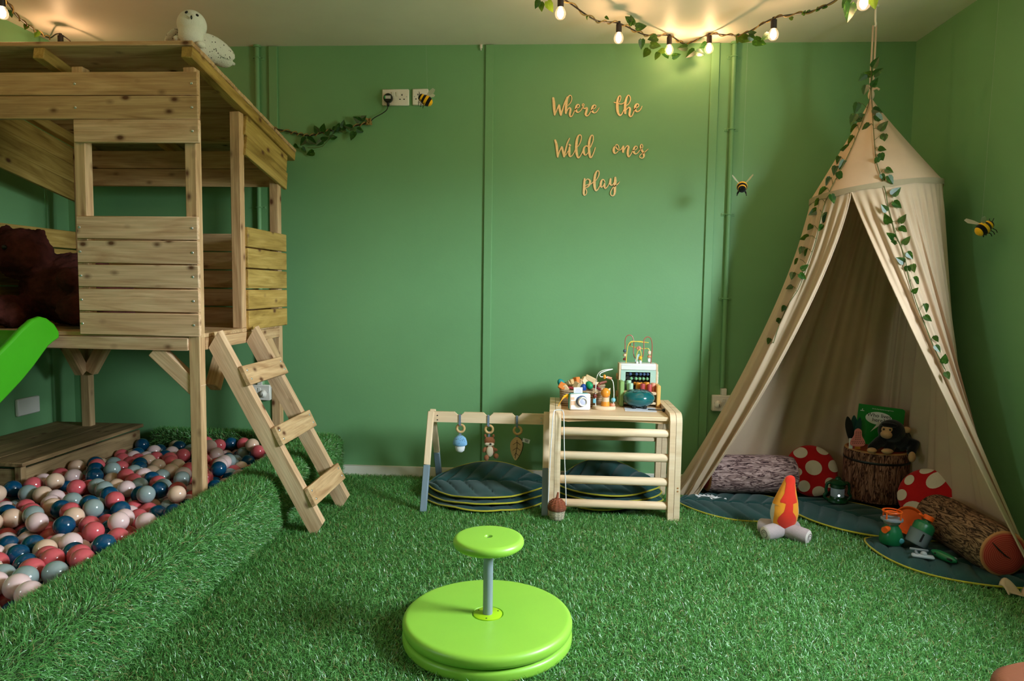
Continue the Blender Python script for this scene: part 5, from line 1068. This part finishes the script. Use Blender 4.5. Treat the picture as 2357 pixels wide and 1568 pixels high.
card(1984, 990, .060, .105, mat('bright_green_card', (30, 120, 50), .5), .03, 'leaf', .1); card(1966, 985, .050, .125, m_dg, .022, 'leaf', -.05); card(1955, 985, .05, .115, m_black, .016, 'leaf', -.2); card(1975, 987, .04, .115, m_dg, .012, 'leaf', .12)
card(1963, 1021, .036, .05, m_wht, .004, 'rect'); card(1973, 1023, .03, .045, m_orange, .002, 'rect'); pg, pc = card(1974.5, 1007, .072, .088, m_pk, -.008, 'pear', 0, 'pear_page')
mb = MB()
for r_ in range(5):
    for s in (-1, 0, 1): mb.box(pc+Vector((s*.010, -.0024, .026-.009*r_)), (.006, .0006, .0022), Euler((0, .3*s, 0)).to_matrix())
for r_ in range(2):
    for k in range(7): mb.sphere(pc+Vector((-.027+.009*k+.004*r_, -.0024, -.021-.008*r_)), (.002, .0006, .0022), 6, 4)
part('page_print', mb, m_ink, pg); part('red_fox_print', MB().box(PY(1965, 1028, base.y-.002), (.010, .001, .022), None).box(PY(1962, 1024, base.y-.002), (.012, .001, .006)), m_red, pg)

# lantern
lp = Vector((1.398, 3.40, .042)); m_lg = mat('dark_green_plastic', (14, 62, 36), .25); ltn = thing('toy_lantern', 'dark green toy camping lantern with a frosted glass', 'lantern', lp)
part('base', MB().lathe([(0, 0), (.044, 0), (.050, .006), (.048, .016), (.036, .022), (.034, .030), (0, .030)], lp, 32), m_lg, ltn)
k_ = NT('frosted_glass'); k_.b.inputs['Base Color'].default_value = lin((200, 214, 232)); k_.b.inputs['Roughness'].default_value = .35; k_.b.inputs['Transmission Weight'].default_value = .55
gl_ = part('glass', MB().lathe([(.030, .028), (.031, .032), (.031, .072), (.029, .076)], lp, 32), k_.m, ltn); part('bulb', MB().sphere(lp+Vector((-.004, -.0285, .040)), (.0055, .004, .0055), 12, 8), mat('emissive_white', (235, 245, 255), .3, emis=(225, 240, 255), es=4.0), gl_)  # small emissive white spot set into the front of the glass
part('cap', MB().lathe([(.033, .072), (.036, .076), (.034, .088), (.042, .092), (.043, .098), (.030, .108), (.014, .113), (.012, .122), (.006, .126), (0, .126)], lp, 32), m_lg, ltn)
for s in (-1, 1): part('side_arm', MB().tube(crom([lp+Vector((s*.030, 0, .096)), lp+Vector((s*.050, 0, .092)), lp+Vector((s*.055, 0, .066)), lp+Vector((s*.054, 0, .046)), lp+Vector((s*.062, 0, .034)), lp+Vector((s*.058, 0, .020)), lp+Vector((s*.042, 0, .010))], 5), .0072, 10), m_lg, ltn)

# campfire plush
m_fl_o = fabric('orange_plush', (240, 150, 40), .08, .9, 500, .4); m_fl_r = fabric('red_plush', (222, 52, 34), .08, .9, 500, .4); m_fl_w = fabric('pale_plush', (226, 208, 204), .06, .9, 500, .4); m_logp = fabric('grey_pink_plush', (178, 158, 160), .1, .9, 400, .5)
fc = Vector((1.006, 2.985, .035)); cf = thing('campfire_plush', 'plush campfire with a red and orange flame on grey logs', 'plush toy', (1.006, 2.985, 0))
FP = [(0, 0), (.018, .001), (.036, .012), (.050, .038), (.0575, .070), (.056, .100), (.047, .135), (.036, .170), (.027, .200), (.021, .222), (.014, .236), (0, .242)]
fpp = crom(FP, 4); fr_ = np.array([p[0] for p in fpp]); fz = np.array([p[1] for p in fpp]); frad = lambda z: float(np.interp(z, fz, fr_)); lean = lambda z: Vector((.022*(z/.24)**2, 0, 0))
part('flame', MB().grid(lambda u, v: fc+lean(v*.242)+Vector((frad(v*.242)*cos(2*pi*u), frad(v*.242)*sin(2*pi*u)*.85, v*.242)), 40, 44, True), m_fl_w, cf)
def patch(name, m_, zz, lo, hi, off):
    def fn(u, v):
        z = zz[0]+(zz[-1]-zz[0])*v; a = np.interp(z, zz, lo)+(np.interp(z, zz, hi)-np.interp(z, zz, lo))*u; a = radians(a); r_ = frad(z)+off
        return fc+lean(z)+Vector((r_*cos(a), r_*sin(a)*.85, z))
    part(name, MB().grid(fn, 24, 70), m_, cf)
zz = [0, .015, .04, .07, .095, .115, .118, .124, .15, .2, .242]
patch('orange_patch', m_fl_o, zz, [-170, -165, -160, -150, -150, -158, -195, -200, -200, -200, -200], [-10, -15, -25, -32, -34, -30, -24, 20, 20, 20, 20], .0012)
zz = [0, .012, .025, .034, .050, .070, .095, .115, .128, .131, .138, .17, .21, .242]
patch('red_patch', m_fl_r, zz, [-125, -118, -112, -126, -134, -126, -108, -105, -104, -132, -134, -122, -130, -200], [-60, -62, -60, -48, -42, -52, -72, -70, -70, -44, -42, -48, -40, 20], .0024)
for (ex, ey, sx_, sy_) in ((-.092, -.050, -1, -1), (.082, -.080, 1, -1), (-.085, .055, -1, 1), (.068, .050, 1, 1)):
    a = Vector((1.006+ex*.12, 2.985+ey*.12, .040)); b = Vector((1.006+ex*.92, 2.985+ey*.92, .034)); d = (b-a).normalized(); R = frame(d) @ Matrix(((0, 0, 1), (0, 1, 0), (-1, 0, 0)))
    lg = part('log', MB().lathe([(0, -.02), (.024, -.016), (.032, 0), (.0335, (b-a).length*.6), (.032, (b-a).length), (.029, (b-a).length+.006)], a, 24, R), m_logp, cf)
    en = part('log_end', MB().lathe([(.0292, 0), (.022, .005), (0, .0065)], b+d*.006, 24, R), m_fl_w, lg)
    if sy_ < 0:
        for rr, a0_, a1_ in ((.016, 0, 5.2), (.008, 2, 6)): part('swirl', MB().tube([b+d*.0115+R @ Vector((rr*cos(t_), rr*sin(t_), 0)) for t_ in np.linspace(a0_, a1_, 18)], .0012, 5), m_thread, lg)

# camping toys on the right mat
m_or = mat('orange_plastic', (240, 92, 20), .35); m_gp = mat('green_plastic', (22, 104, 62), .28); m_gy = mat('grey_plastic', (132, 138, 146), .4)
vp = PZ(2050, 1250, .035); stv = thing('toy_stove', 'green toy camping stove with grey collar and orange burner ring', 'toy stove', vp)
part('gas_bottle', MB().lathe([(0, 0), (.040, 0), (.044, .008), (.044, .034), (.036, .060), (.026, .074), (.024, .082), (0, .082)], vp, 32), m_gp, stv); part('collar', MB().lathe([(.024, .080), (.030, .084), (.034, .094), (.042, .098), (.042, .104), (.030, .108), (0, .108)], vp, 24), m_gy, stv)
part('burner', MB().tube([vp+Vector((.036*cos(a), .036*sin(a), .134)) for a in np.linspace(0, 2*pi, 28)[:-1]], .003, 8, closed=True).tube([vp+Vector((.024*cos(a), .024*sin(a), .126)) for a in np.linspace(0, 2*pi, 24)[:-1]], .005, 8, closed=True), m_or, stv)
for a in (.6, 2.2, 3.7, 5.3): part('pan_support', MB().tube([vp+Vector((.036*cos(a), .036*sin(a), .102)), vp+Vector((.036*cos(a), .036*sin(a), .136))], .0035, 8), m_or, stv)
kd = vp+Vector((-.032, -.026, .066)); part('knob', MB().tube([kd+Vector((.012, .01, 0)), kd+Vector((-.014, -.012, 0))], [.011, .013], 16), m_or, stv); part('sticker', MB().sphere(vp+Vector((.022, -.037, .022)), (.014, .006, .012)), mat('blue_sticker', (70, 140, 150), .4), stv)
pt_ = thing('toy_frying_pan', 'round orange toy frying pan leaning behind the canteen', 'toy pan', PZ(2095, 1220, .035)); pc_ = PY(2092, 1199, 2.985); part('pan', MB().lathe([(0, 0), (.050, 0), (.058, .012), (.060, .014), (.056, .014), (.048, .004), (0, .004)], pc_, 36, facing(pc_, (-.35, -.85, .35)).to_3x3()), m_or, pt_)
cp_ = PZ(2112, 1262, .035); cn = thing('toy_canteen', 'green toy canteen tilted in a grey mug with an orange cap', 'canteen', cp_); ax_ = Vector((.46, .12, .88)).normalized(); Rc = facing(cp_, ax_, (0, 1, 0)).to_3x3(); cc_ = cp_+Vector((-.012, 0, .014))
part('mug', MB().lathe([(0, 0), (.036, .002), (.040, .008), (.043, .058), (.045, .060), (.041, .060), (0, .05)], cc_, 32, Rc), m_gy, cn); part('bottle', MB().lathe([(.040, .05), (.040, .088), (.030, .100), (.015, .104), (.013, .112), (0, .112)], cc_, 32, Rc), m_gp, cn); part('cap', MB().lathe([(.016, .110), (.021, .112), (.021, .128), (.017, .131), (0, .131)], cc_, 12, Rc, False), m_or, cn)
part('cap_loop', MB().box(cc_+Rc @ Vector((-.030, 0, .118)), (.026, .012, .010), Rc, .003), m_or, cn); part('mug_slot', MB().box(cc_+Rc @ Vector((-.012, -.0405, .035)), (.006, .004, .034), Rc), m_dark, cn)
gp = PZ(2120, 1284, .030); gt = thing('toy_multitool', 'light grey plastic folding tool lying on the right leaf mat', 'toy tool', gp); Rg = Euler((0, 0, -.35)).to_matrix(); part('tray', MB().box(gp+Vector((0, -.012, .010)), (.078, .026, .012), Rg, .004), mat('light_grey_plastic', (176, 180, 190), .4), gt); part('handle', MB().box(gp+Vector((.004, .026, .022)), (.066, .010, .010), Rg, .003), m_gy, gt); part('pivot', MB().sphere(gp+Vector((.006, -.006, .018)), (.012, .012, .010)), mat('light_grey_plastic', (176, 180, 190), .4), gt); part('arm', MB().box(gp+Vector((-.014, .010, .016)), (.010, .040, .008), Rg, .002), m_gy, gt)
tp_ = PZ(2172, 1290, .032); tt = thing('toy_penknife', 'small dark green toy penknife lying beside the dark log cushion', 'toy knife', tp_); Rg = Euler((0, .1, -1.05)).to_matrix(); part('handle', MB().sphere(tp_+Vector((0, 0, .016)), (.052, .020, .017), R=Rg), m_gp, tt); part('blade_slot', MB().box(tp_+Vector((-.010, -.012, .018)), (.070, .006, .008), Rg, .002), m_dark, tt); part('clip', MB().box(tp_+Vector((.026, -.028, .016)), (.014, .012, .014), Rg, .003), m_gy, tt)
for q, r_ in ((vp, .04), (cp_, .05), (gp, .04), (tp_, .05)): CLEAR.append((q.x, q.y, r_, r_, 0))
CLEAR.append((SC.x, SC.y, .15, .15, 0)); CLEAR.append((1.0, 3.58, .27, .10, .08)); CLEAR.append((1.66, 2.8, .10, .25, 0)); CLEAR.append((1.45, 3.45, .4, .25, 0))
# ------------------------------------------------------------------ plush owl on the roof
def owlfur():
    k = NT('snowy_owl_plush'); b = k.b; b.inputs['Roughness'].default_value = .95; v = k.coords((1, 1, 1), False); vo = k.n('ShaderNodeTexVoronoi'); vo.inputs['Scale'].default_value = 75; k.l(v, vo.inputs['Vector'])
    k.l(k.ramp(vo.outputs['Distance'], [(.16, (70, 60, 56)), (.24, (226, 220, 208))]), b.inputs['Base Color']); k.bump(k.noise(v, 260, 4), .8, .006); return k.m
m_owl = owlfur(); m_owlw = fabric('white_fur', (230, 226, 214), .06, .95, 260, .9)
oh, ob, ot = PY(440, 58, 2.79), PY(450, 95, 2.82), PY(523, 143, 2.96)
ow = thing('owl_plush', 'white snowy owl plush perched on the playhouse roof corner', 'plush toy', (ob.x, ob.y, rz(ob.y)))
sb_ = ob.lerp(ot, .45); sb_.z = max(sb_.z, rz(sb_.y)+.045); dirt = (ot-ob).normalized()
mb = MB().sphere(ob+Vector((0, 0, -.018)), (.062, .060, .060)).sphere(ob.lerp(ot, .35), (.075, .055, .052), R=frame(dirt)).sphere(ob.lerp(ot, .7), (.07, .045, .036), R=frame(dirt)); remesh(part('body', mb, m_owl, ow), .006, 5)
remesh(part('head', MB().sphere(oh+Vector((.003, 0, .0)), (.058, .054, .058)).sphere(oh+Vector((.008, -.02, -.046)), (.050, .042, .042)), m_owlw, ow), .006, 5)
part('tail', MB().box(ob.lerp(ot, .93), (.075, .05, .012), frame(dirt), .005), m_owl, ow)
part('wing', MB().sphere(PY(400, 88, 2.82), (.018, .042, .046), R=Euler((0, .7, 0)).to_matrix()), m_owl, ow); part('wing', MB().sphere(ob.lerp(ot, .45)+Vector((.042, -.012, .012)), (.085, .014, .034), R=frame(dirt)), m_owl, ow)
for x, y in ((429, 28), (454, 35)): part('eye', MB().sphere(PY(x, y, 2.738), (.007, .004, .0045), 10, 8, Euler((0, .5 if x > 440 else -.5, 0)).to_matrix()), m_black, ow)
part('beak', MB().sphere(PY(440.5, 40, 2.733), (.0035, .005, .008), 10, 8), m_black, ow)
for q in ((410, 90), (462, 103)): part('foot', MB().sphere(PY(q[0], q[1], 2.77), (.016, .022, .012)), m_owlw, ow)

# big bear on the deck
m_bear = fabric('dark_brown_fur', (74, 34, 28), .5, 1.0, 120, 1.0, 0); bh_ = PY(36, 585, 2.93); bd = Vector((-2.22, 3.08, .863))
be = thing('bear_plush', 'large dark brown teddy bear sitting on the playhouse deck', 'plush toy', bd)
mb = MB().sphere(Vector((-2.24, 3.10, 1.03)), (.215, .20, .165)).sphere(Vector((-2.12, 3.06, .98)), (.20, .18, .12)).sphere(bh_+Vector((.02, .02, 0)), (.118, .115, .115)).sphere(bh_+Vector((.098, .02, .085)), (.032, .022, .032)).sphere(bh_+Vector((-.06, .02, .10)), (.032, .022, .032)).sphere(bh_+Vector((-.02, -.09, -.03)), (.062, .06, .05))
mb.sphere(Vector((-2.36, 2.86, .935)), (.065, .16, .068)).sphere(Vector((-2.03, 2.90, .945)), (.10, .15, .075)).sphere(Vector((-2.10, 2.95, 1.06)), (.09, .12, .06), R=Euler((0, .5, .3)).to_matrix()).sphere(Vector((-2.30, 2.80, .92)), (.055, .05, .055))
bo = remesh(part('body', mb, m_bear, be), .009, 14); tx = bpy.data.textures.new('fur_clumps', 'CLOUDS'); tx.noise_scale = .022; tx.noise_depth = 3; dm = bo.modifiers.new('d', 'DISPLACE'); dm.texture = tx; dm.strength = .022; dm.mid_level = .5
part('nose', MB().sphere(bh_+Vector((-.02, -.15, -.02)), (.024, .016, .018)), m_black, be)
for dx in (-.06, .03): part('eye', MB().sphere(bh_+Vector((dx, -.098, .025)), .010, 10, 8), m_black, be)
part('paw_pad', MB().sphere(PY(12, 788, 2.72), (.050, .030, .045)), fabric('brown_pad', (120, 82, 46)), be)

# ------------------------------------------------------------------ bees on threads
m_beeb = fabric('black_felt', (14, 13, 14), .2, .95, 400, .6); m_beey = fabric('yellow_felt', (240, 178, 20), .1, .95, 400, .6); m_nylon = mat('nylon_thread', (210, 210, 210), .3); k_ = NT('gauze_wing'); k_.b.inputs['Base Color'].default_value = lin((214, 200, 184)); k_.b.inputs['Alpha'].default_value = .62; m_wing = k_.m
def bee(px, py, Y, heading, roll, label, size=.030):
    """heading: image-plane angle of the head direction; roll turns it towards the camera"""
    c = PY(px, py, Y); a = radians(heading); fwd = (Vector((cos(a), 0, sin(a)))*cos(roll)+Vector((0, -1, 0))*sin(roll)).normalized(); side_ = fwd.cross(Vector((0, 0, 1))).normalized(); up_ = side_.cross(fwd)
    B = Matrix((fwd, side_, up_)).transposed(); t = thing('felt_bee', label, 'bee ornament', c, 'felt bees hanging on threads'); s = size
    def P(x, y, z): return c+B @ Vector((x*s, y*s, z*s))
    prof = [(-1.05, 0), (-1.0, .22), (-.8, .48), (-.45, .66), (-.1, .70), (.2, .62), (.42, .52), (.62, .50), (.85, .40), (.98, .18), (1.02, 0)]; rr = crom(prof, 4); xs = np.array([p[0] for p in rr]); ys = np.maximum(0, np.array([p[1] for p in rr]))
    for k, (x0, x1, m_) in enumerate(((-1.05, -.72, m_beey), (-.72, -.30, m_beeb), (-.30, .06, m_beey), (.06, .40, m_beeb), (.40, .66, m_beey), (.66, 1.02, m_beeb))):
        zz_ = np.linspace(x0, x1, 7); Rl = B @ Matrix(((0, 0, 1), (0, 1, 0), (-1, 0, 0)))
        part('body_stripe' if k < 5 else 'head', MB().lathe([(float(np.interp(z, xs, ys))*s, z*s) for z in zz_], c, 22, Rl), m_, t)
    for sg in (-1, 1):
        w = MB(); o_ = [P(.15, sg*.35, .5), P(.05, sg*.95, 1.05), P(-.25, sg*1.35, 1.55), P(-.62, sg*1.3, 1.55), P(-.66, sg*.95, 1.15), P(-.2, sg*.45, .62)]; w.add(o_, [(0, 1, 5), (1, 4, 5), (1, 2, 3), (1, 3, 4)], False); part('wing', w, m_wing, t)
    for k in range(3):
        for sg in (-1, 1): x = .5-.35*k; part('leg', MB().tube([P(x, sg*.3, -.35), P(x+.1, sg*.55, -.75), P(x+.02, sg*.6, -1.0)], .0016, 5), m_beeb, t)
    for sg in (-1, 1): part('antenna', MB().tube([P(.92, sg*.2, .15), P(1.15, sg*.3, .38), P(1.2, sg*.32, .42)], .0014, 5), m_beeb, t)
    top = Vector((c.x, c.y, CEIL_Z)); part('thread', MB().tube([P(0, 0, .6), top], .00018, 4), m_nylon, t)
bee(979, 230, 3.55, 150, .15, 'felt bumblebee hanging in front of the single socket', .038); bee(1708, 431, 3.40, 250, 1.0, 'felt bumblebee hanging beside the conduit left of the tent', .036); bee(2266, 525, 2.95, 35, -.1, 'felt bumblebee hanging in front of the right wall', .038)

# ------------------------------------------------------------------ string lights with ivy
m_cable = mat('brown_cable', (44, 28, 20), .5); m_sock = mat('dark_brown_holder', (40, 26, 24), .5); m_globe = glassy('bulb_glass', (255, 244, 230), .8, .4)
k_ = NT('glowing_filament'); em = k_.n('ShaderNodeEmission'); em.inputs[0].default_value = (1.0, .78, .50, 1); em.inputs[1].default_value = 9.0; tb = k_.n('ShaderNodeBsdfTransparent'); ad_ = k_.n('ShaderNodeAddShader'); k_.l(em.outputs[0], ad_.inputs[0]); k_.l(tb.outputs[0], ad_.inputs[1]); k_.l(ad_.outputs[0], k_.out.inputs['Surface']); m_fil = k_.m
glob = _mesh('globe', MB().lathe([(.011, 0), (.0125, -.006), (.018, -.013), (.0222, -.024), (.0225, -.032), (.0195, -.043), (.012, -.050), (0, -.052)], (0, 0, 0), 28), m_globe, Vector((0, 0, 0)))
fila = _mesh('filament', MB().lathe([(0, -.004), (.0075, -.008), (.0135, -.022), (.0130, -.036), (.006, -.047), (0, -.049)], (0, 0, 0), 14), m_fil, Vector((0, 0, 0)))
hold = _mesh('bulb_holder', MB().lathe([(0, .046), (.007, .046), (.008, .036), (.013, .034), (.013, .002), (.0118, -.004), (0, -.004)], (0, 0, 0), 20), m_sock, Vector((0, 0, 0)))
def bulb(parent, gc):
    """gc: centre of the glass globe"""
    o = gc+Vector((0, 0, .028)); T_m = Matrix.Translation(o); h_ = put('bulb_holder', hold, parent, T_m); g_ = put('globe', glob, h_, T_m); put('filament', fila, h_, T_m)
    L_ = bpy.data.lights.new('bulb_light', 'POINT'); L_.energy = BULB_POWER; L_.color = BULB_COLOR; L_.shadow_soft_size = .010; lo_ = bpy.data.objects.new('bulb_light', L_); COL.objects.link(lo_); lo_.location = gc-ORG[parent.name]; lo_.parent = parent
    return o+Vector((0, 0, .042))
def twine_wrap(path, r0, turns, parent):
    P = crom(path, 10); n = len(P); V = []
    for i in range(n*3):
        f = i/3; k = min(int(f), n-2); p = Vector(P[k]).lerp(Vector(P[k+1]), f-k); a = i/3*turns; V.append(p+Vector((cos(a)*r0*.5, sin(a)*r0, cos(a)*r0)))
    part('twine', MB().tube(V, .0028, 5), m_twine, parent)
def scatter_leaves(parent, items, Yf):
    for (x, y, ang, px) in items:
        Y = Yf(x); p = PY(x, y, Y); a = radians(ang); sz = px/FPX*(p-CAM).length; n = (-ray(x, y).normalized()+Vector(tuple(rng.uniform(-.5, .5, 3)))).normalized(); leaf(parent, p-(_r*cos(a)+_u*sin(a))*sz*.5, n, a, sz)
xb = [1180, 1240, 1290, 1424, 1540, 1578, 1632, 1780, 1988, 2100]; yb_ = [2.62, 2.80, 2.93, 3.28, 3.63, 3.735, 3.62, 3.16, 2.55, 2.25]
Yf = lambda x: float(np.interp(x, xb, yb_))
sl = thing('festoon_lights', 'string of warm globe bulbs and ivy hung across the ceiling by the back wall', 'string lights', PZ(1578.6, 97, CEIL_Z))
tops = {}
for (x, y) in ((1290, 31), (1424, 88), (1540, 115), (1632, 112), (1780, 80), (1988, 7)): tops[x] = bulb(sl, PY(x, y, Yf(x)))
Pth = [PY(1180, -60, Yf(1180)), PY(1255, -8, Yf(1255)), tops[1290]+Vector((0, 0, -.006)), PY(1370, 46, Yf(1370)), tops[1424]+Vector((0, 0, -.004)), PY(1485, 80, Yf(1485)), tops[1540], PY(1578.6, 101, 3.735), tops[1632], PY(1705, 80, Yf(1705)), tops[1780], PY(1880, 22, Yf(1880)), tops[1988]+Vector((0, 0, -.004)), PY(2060, -60, Yf(2060))]
cab = crom(Pth, 8); part('cable', MB().tube(cab, .0032, 7), m_cable, sl); twine_wrap(Pth, .007, 1.3, sl); part('hook', MB().tube([Vector((cab[56][0], 3.738, CEIL_Z)), Vector((cab[56][0], 3.730, CEIL_Z-.012)), Vector((cab[56][0], 3.735, CEIL_Z-.022))], .003, 8), m_metal, sl)
scatter_leaves(sl, [(1243, 14, 260, 20), (1236, 8, 240, 18), (1264, 14, 290, 24), (1454, 48, 100, 20), (1447, 44, 140, 18), (1475, 61, 10, 24), (1501, 91, 200, 24), (1508, 104, 350, 22), (1478, 100, 275, 20), (1487, 122, 235, 22), (1512, 128, 240, 16), (1536, 122, 300, 26), (1556, 128, 20, 18), (1522, 118, 200, 16), (1590, 122, 215, 22), (1612, 122, 340, 20), (1619, 105, 210, 18), (1572, 110, 190, 20), (1717, 93, 325, 26), (1732, 88, 330, 18), (1748, 95, 345, 26), (1732, 79, 0, 16), (1763, 84, 220, 18), (1700, 88, 250, 18), (1956, 26, 265, 34), (1947, 4, 240, 22), (2012, 6, 280, 24), (1860, 28, 200, 10), (1850, 30, 60, 10), (1882, 22, 230, 10), (1900, 16, 230, 10), (1820, 42, 170, 10), (1396, 42, 300, 10), (1352, 40, 260, 9)], Yf)
for gc in ((.80, 2.02, 2.15), (.60, 1.35, 2.18), (.45, .6, 2.16), (-.22, 2.30, 2.19), (-.45, 1.60, 2.16), (-.60, .85, 2.18)): tops[gc] = bulb(sl, Vector(gc))
for seq in ((Pth[-1], tops[(.80, 2.02, 2.15)], tops[(.60, 1.35, 2.18)], tops[(.45, .6, 2.16)], Vector((.4, -.2, 2.33))), (Pth[0], tops[(-.22, 2.30, 2.19)], tops[(-.45, 1.60, 2.16)], tops[(-.60, .85, 2.18)], Vector((-.7, 0, 2.33)))): part('cable', MB().tube(crom(seq, 6), .0032, 6), m_cable, sl)
# left string by the playhouse
sl2 = thing('festoon_lights', 'string of warm bulbs at the ceiling above the left end of the playhouse', 'string lights', PY(60, 50, 3.2)); xb2 = [-120, 5, 113, 160]; yb2 = [2.35, 2.72, 3.56, 3.60]; Yf2 = lambda x: float(np.interp(x, xb2, yb2))
t0_ = bulb(sl2, PY(5, 30, 2.72)); bulb_t = bulb(sl2, PY(140, 112, 3.42))
Pth = [PY(-120, -90, 2.35), t0_+Vector((0, 0, -.006)), PY(40, 38, 2.95), PY(75, 66, 3.25), PY(113, 87, 3.56), bulb_t, PY(190, 120, 3.55)]; part('cable', MB().tube(crom(Pth, 8), .0032, 7), m_cable, sl2); twine_wrap(Pth[:5], .007, 1.3, sl2)
for gc in ((-2.05, 2.02, 2.15), (-1.85, 1.30, 2.17)): bulb(sl2, Vector(gc))
part('cable', MB().tube(crom([Pth[0], Vector((-2.05, 2.02, 2.22)), Vector((-1.85, 1.30, 2.24)), Vector((-1.7, .5, 2.33))], 6), .0032, 6), m_cable, sl2)
scatter_leaves(sl2, [(26, 30, 300, 12), (60, 62, 250, 12), (84, 78, 230, 14)], Yf2)
# lead along the wall to the plug
WY = WALL_Y-.02; ld_ = thing('ivy_light_lead', 'ivy wrapped light cable on the wall running to the black plug', 'garland', PY(760, 310, WY))
Pw = [PY(x, y, WY) for x, y in ((600, 290), (660, 302), (690, 309), (715, 312), (750, 303), (790, 295), (830, 287), (851, 282))]; part('cable', MB().tube(crom(Pw, 8), .0035, 7), m_cable, ld_); twine_wrap(Pw, .009, 1.2, ld_); kc = PY(849, 280, WY); part('twine_knot', MB().tube(crom([kc+Vector((.015*sin(2.4*i), .009*cos(3.1*i), .017*cos(1.7*i))) for i in range(16)], 5), .0035, 6), m_twine, ld_)
Pw = [PY(x, y, WY) for x, y in ((851, 281), (862, 271), (880, 261), (890, 253), (893, 244), (893, 238))]; part('flex', MB().tube(crom(Pw, 6), .0024, 7), m_black, ld_)
part('vine', MB().tube([PY(x, y, WY) for x, y in ((768, 303), (758, 320), (742, 337), (725, 341), (708, 340))], .0016, 6), m_vine, ld_)
pgx = PY(893.5, 226, WALL_Y-.014-.012); Rp = Euler((radians(90), 0, 0)).to_matrix(); plg = part('plug', MB().lathe([(0, -.012), (.021, -.012), (.0245, -.008), (.0245, .006), (.020, .012), (0, .012)], pgx, 28, Rp).box(pgx+Vector((0, 0, -.028)), (.012, .018, .030), None, .004), m_black, ld_); part('plug_label', MB().box(pgx+Vector((0, -.0122, .002)), (.033, .0006, .016)), m_paper, plg); part('plug_label_edge', MB().box(pgx+Vector((-.015, -.0126, .002)), (.006, .0006, .016)), mat('label_green', (50, 170, 90), .5), plg)
scatter_leaves(ld_, [(728, 298, 120, 18), (744, 294, 75, 18), (755, 304, 60, 16), (776, 292, 70, 18), (770, 300, 250, 16), (790, 286, 80, 17), (822, 275, 150, 18), (836, 271, 40, 16), (802, 292, 160, 18), (829, 301, 330, 18), (812, 313, 250, 20), (768, 314, 20, 17), (747, 320, 20, 16), (735, 330, 220, 18), (716, 324, 330, 22), (698, 326, 230, 20), (701, 343, 330, 14), (714, 353, 200, 19), (788, 300, 190, 16), (681, 337, 310, 12)], lambda x: WALL_Y-.03)

# rounded brown pouf at the very edge of the frame
pc0 = PZ(2412, 1660, .10); single('brown_pouf', MB().lathe([(0, .01), (.13, .01), (.15, .03), (.155, .12), (.145, .165), (.12, .185), (0, .19)], (pc0.x+.03, pc0.y-.02, 0), 40), mat('brown_leather', (122, 66, 40), .55, var=.1, bump=.2, bs=120), 'rounded brown leather pouf cut off by the lower right corner', 'pouf')
lawn()
bpy.context.view_layer.update()
